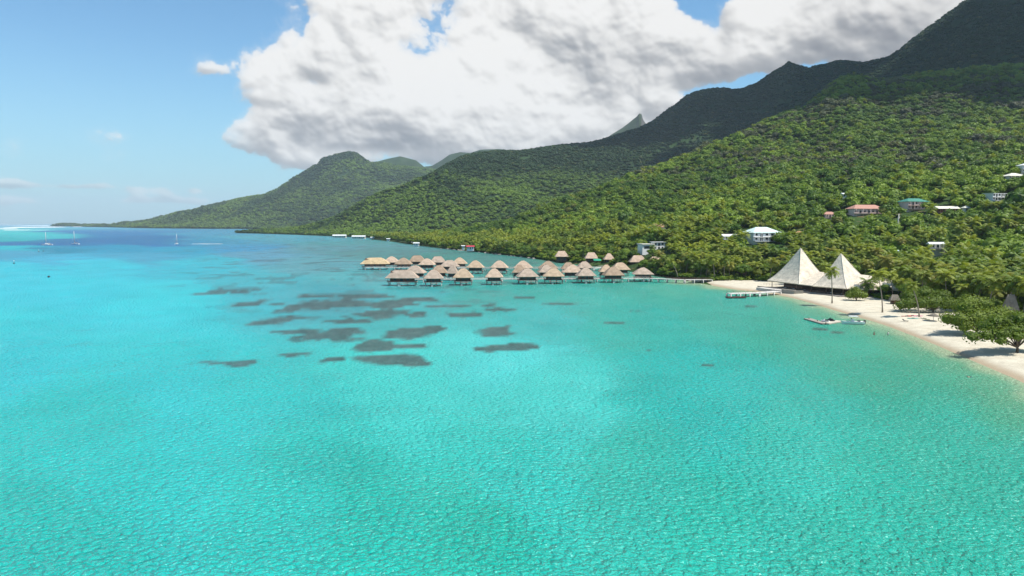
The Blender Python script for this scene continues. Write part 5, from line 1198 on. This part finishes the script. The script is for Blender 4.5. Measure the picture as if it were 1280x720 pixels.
person(sea(1213, 471.5)+Vector((0, 0, -.02)), R(75), SW, SE, SR, 'lone swimmer lying on the water off the right beach', lambda o: MB().tube([(0,-.22,-.04),(0,-.02,0),(0,.1,.01)], [.19,.17,.14], 10).build('swim_shorts', simple('dark trunks', (.03,.04,.08), .8), o), (0, .68, .26))
# ------------------------------------------------------------------ far off: sand bars, surf, low islets, trees on the long spit
M_SANDBAR = simple('white sand', (.78,.72,.64), .9, .08, .02); M_FOAM = simple('foam', (.82,.85,.86), .8, .1, .01)
def bar(px0, px1, pb, thick, mt, nm, z=.5):
    A, B = sea(px0, pb), sea(px1, pb); n = 40; vs = []
    for i in range(n+1):
        t_ = i/n; x = A.x+(B.x-A.x)*t_; w_ = thick*math.sin(math.pi*t_)**.6*(.6+.8*float(vnoise(np.array(t_*9.), np.array(pb), 3))); yo = (float(vnoise(np.array(t_*5.), np.array(pb*3), 5))-.5)*thick*1.2
        vs += [(x, A.y+yo-w_, -.1), (x, A.y+yo-w_*.3, z), (x, A.y+yo+w_*.5, z), (x, A.y+yo+w_, -.1)]
    o = MB().add(vs, [(i*4+k, (i+1)*4+k, (i+1)*4+k+1, i*4+k+1) for i in range(n) for k in range(3)], None, True).build(nm, mt); o['kind'] = 'structure'
bar(-60, 12, 286.3, 150, M_SANDBAR, 'sand_bar', 2.5); bar(10, 33, 287.6, 60, M_SANDBAR, 'sand_bar', 1.2); bar(26, 34, 284.2, 150, M_SANDBAR, 'sand_bar', 1.5); bar(34, 48, 284.3, 260, M_SANDBAR, 'sand_bar', 4); bar(240, 278, 304.9, 5, M_SANDBAR, 'sand_bar', .15)
bar(40, 60, 287.6, 25, M_FOAM, 'surf', .4); bar(52, 74, 281.9, 500, M_FOAM, 'surf', 3); bar(-80, 30, 281.3, 400, M_FOAM, 'surf', 2); bar(95, 130, 283.4, 120, M_FOAM, 'surf', 1.5)
isl = []
for (pa, pb_, Y, dep, h_, cnt) in ((74, 99, 7600, 260, 6, 260), (107, 150, 7100, 240, 5, 420), (148, 205, 6000, 220, 8, 520), (205, 262, 5200, 160, 8, 300)):
    xa, xb = (pa-640)/F*Y, (pb_-640)/F*Y
    if pa == 74 or pa == 107:
        mb = MB(); n = 36; ringp = [((xa+xb)/2+(xb-xa)*.52*math.cos(a)*(1+.1*math.sin(3*a)), Y+dep*.6*math.sin(a), -.5) for a in np.linspace(0, math.tau, n, endpoint=False)]
        ring2 = [((xa+xb)/2+(x-(xa+xb)/2)*.9, Y+(y-Y)*.85, 2.5) for x, y, z in ringp]
        mb.add(ringp+ring2, [(i, (i+1) % n, n+(i+1) % n, n+i) for i in range(n)]+[tuple(n+i for i in range(n))], None, True).build('islet', M_GROUND)['kind'] = 'structure'
    for i in range(cnt):
        u_ = random.random(); x = xa+(xb-xa)*u_; y = Y+random.uniform(-.45, .45)*dep
        hh_ = 1.0*(.55+.9*math.sin(math.pi*min(1, max(0, u_)))) if pa == 74 else .6+.7*random.random()
        isl.append((x, y, 2+max(0, L3.z(x, y) if pa > 140 else 0), 15*hh_))
isl = np.array(isl); sz = isl[:, 3]*rng.uniform(.8, 1.2, len(isl)); P = isl[:, :3].copy(); P[:, 2] += sz*.35
forest('islet_trees', P, np.stack([sz*.9, sz*.9, sz*1.25], -1), rng.integers(0, 4, len(P)), rng.random(len(P))*.5, np.full(len(P), .5), far_objs, 'low dark trees on the far islet and the long spit')
# ------------------------------------------------------------------ undergrowth beneath the grove and along the shores
n2 = 30000; P, vv = L1.scatter(n2, rng, (-.19, 1.3)); kk = P[:, 0]/P[:, 1]; px_ = 640+F*kk; shY = shore_Y(kk)
lim = np.where(px_ > 850, 474, np.where(px_ > 640, shY+66, shY+8)); keep = (P[:, 1] < lim) & (P[:, 1] > shY+1.5) & ~is_clear(P[:, 0], P[:, 1]) & ~near_block(P[:, 0], P[:, 1])
keep &= ~((P[:, 1] < 422) & (P[:, 0] < inland_x(P[:, 1])+2.5))
P = P[keep]
# the flat strip is small in area: scatter it again densely
ex = []
for _ in range(36000):
    px = random.uniform(560, 1700); k_ = (px-640)/F; sy = float(shore_Y(k_)); Y = random.uniform(sy+1.5, 474 if px > 850 else sy+66)
    x = k_*Y
    if Y < 422 and x < float(inland_x(Y))+2.5: continue
    ex.append((x, Y))
ex = np.array(ex); kp = ~is_clear(ex[:, 0], ex[:, 1]) & ~near_block(ex[:, 0], ex[:, 1]); ex = ex[kp][:14000]
P = np.array([(x, y, max(L1.z(x, y), 1.3)) for x, y in ex]); n = len(P); sz = rng.uniform(1.3, 2.7, n)
ik = rng.random(n) < .22; idx = np.where(ik, 5+rng.integers(0, 2, n), rng.integers(0, 5, n)); P[:, 2] += np.where(ik, 1.2, sz*.25)
forest('undergrowth', P, np.stack([sz, sz, sz*.9], -1), idx, tints(P, 25, 15), np.full(n, .5), near_objs, 'bushy undergrowth beneath the palms and trees near the shore')
# ------------------------------------------------------------------ cloud shade on the heights
shade_cloud(900, 2750, 330, 1700, 760, 330, 5, 44)
shade_cloud(1010, 2200, 420, 1700, 330, 240, 15, 26)
shade_cloud(1230, 1900, 520, 1750, 560, 420, 25, 40)
shade_cloud(1255, 1400, 290, 1650, 400, 170, 35, 34)
shade_cloud(1085, 1530, 330, 1650, 190, 110, 45, 20)
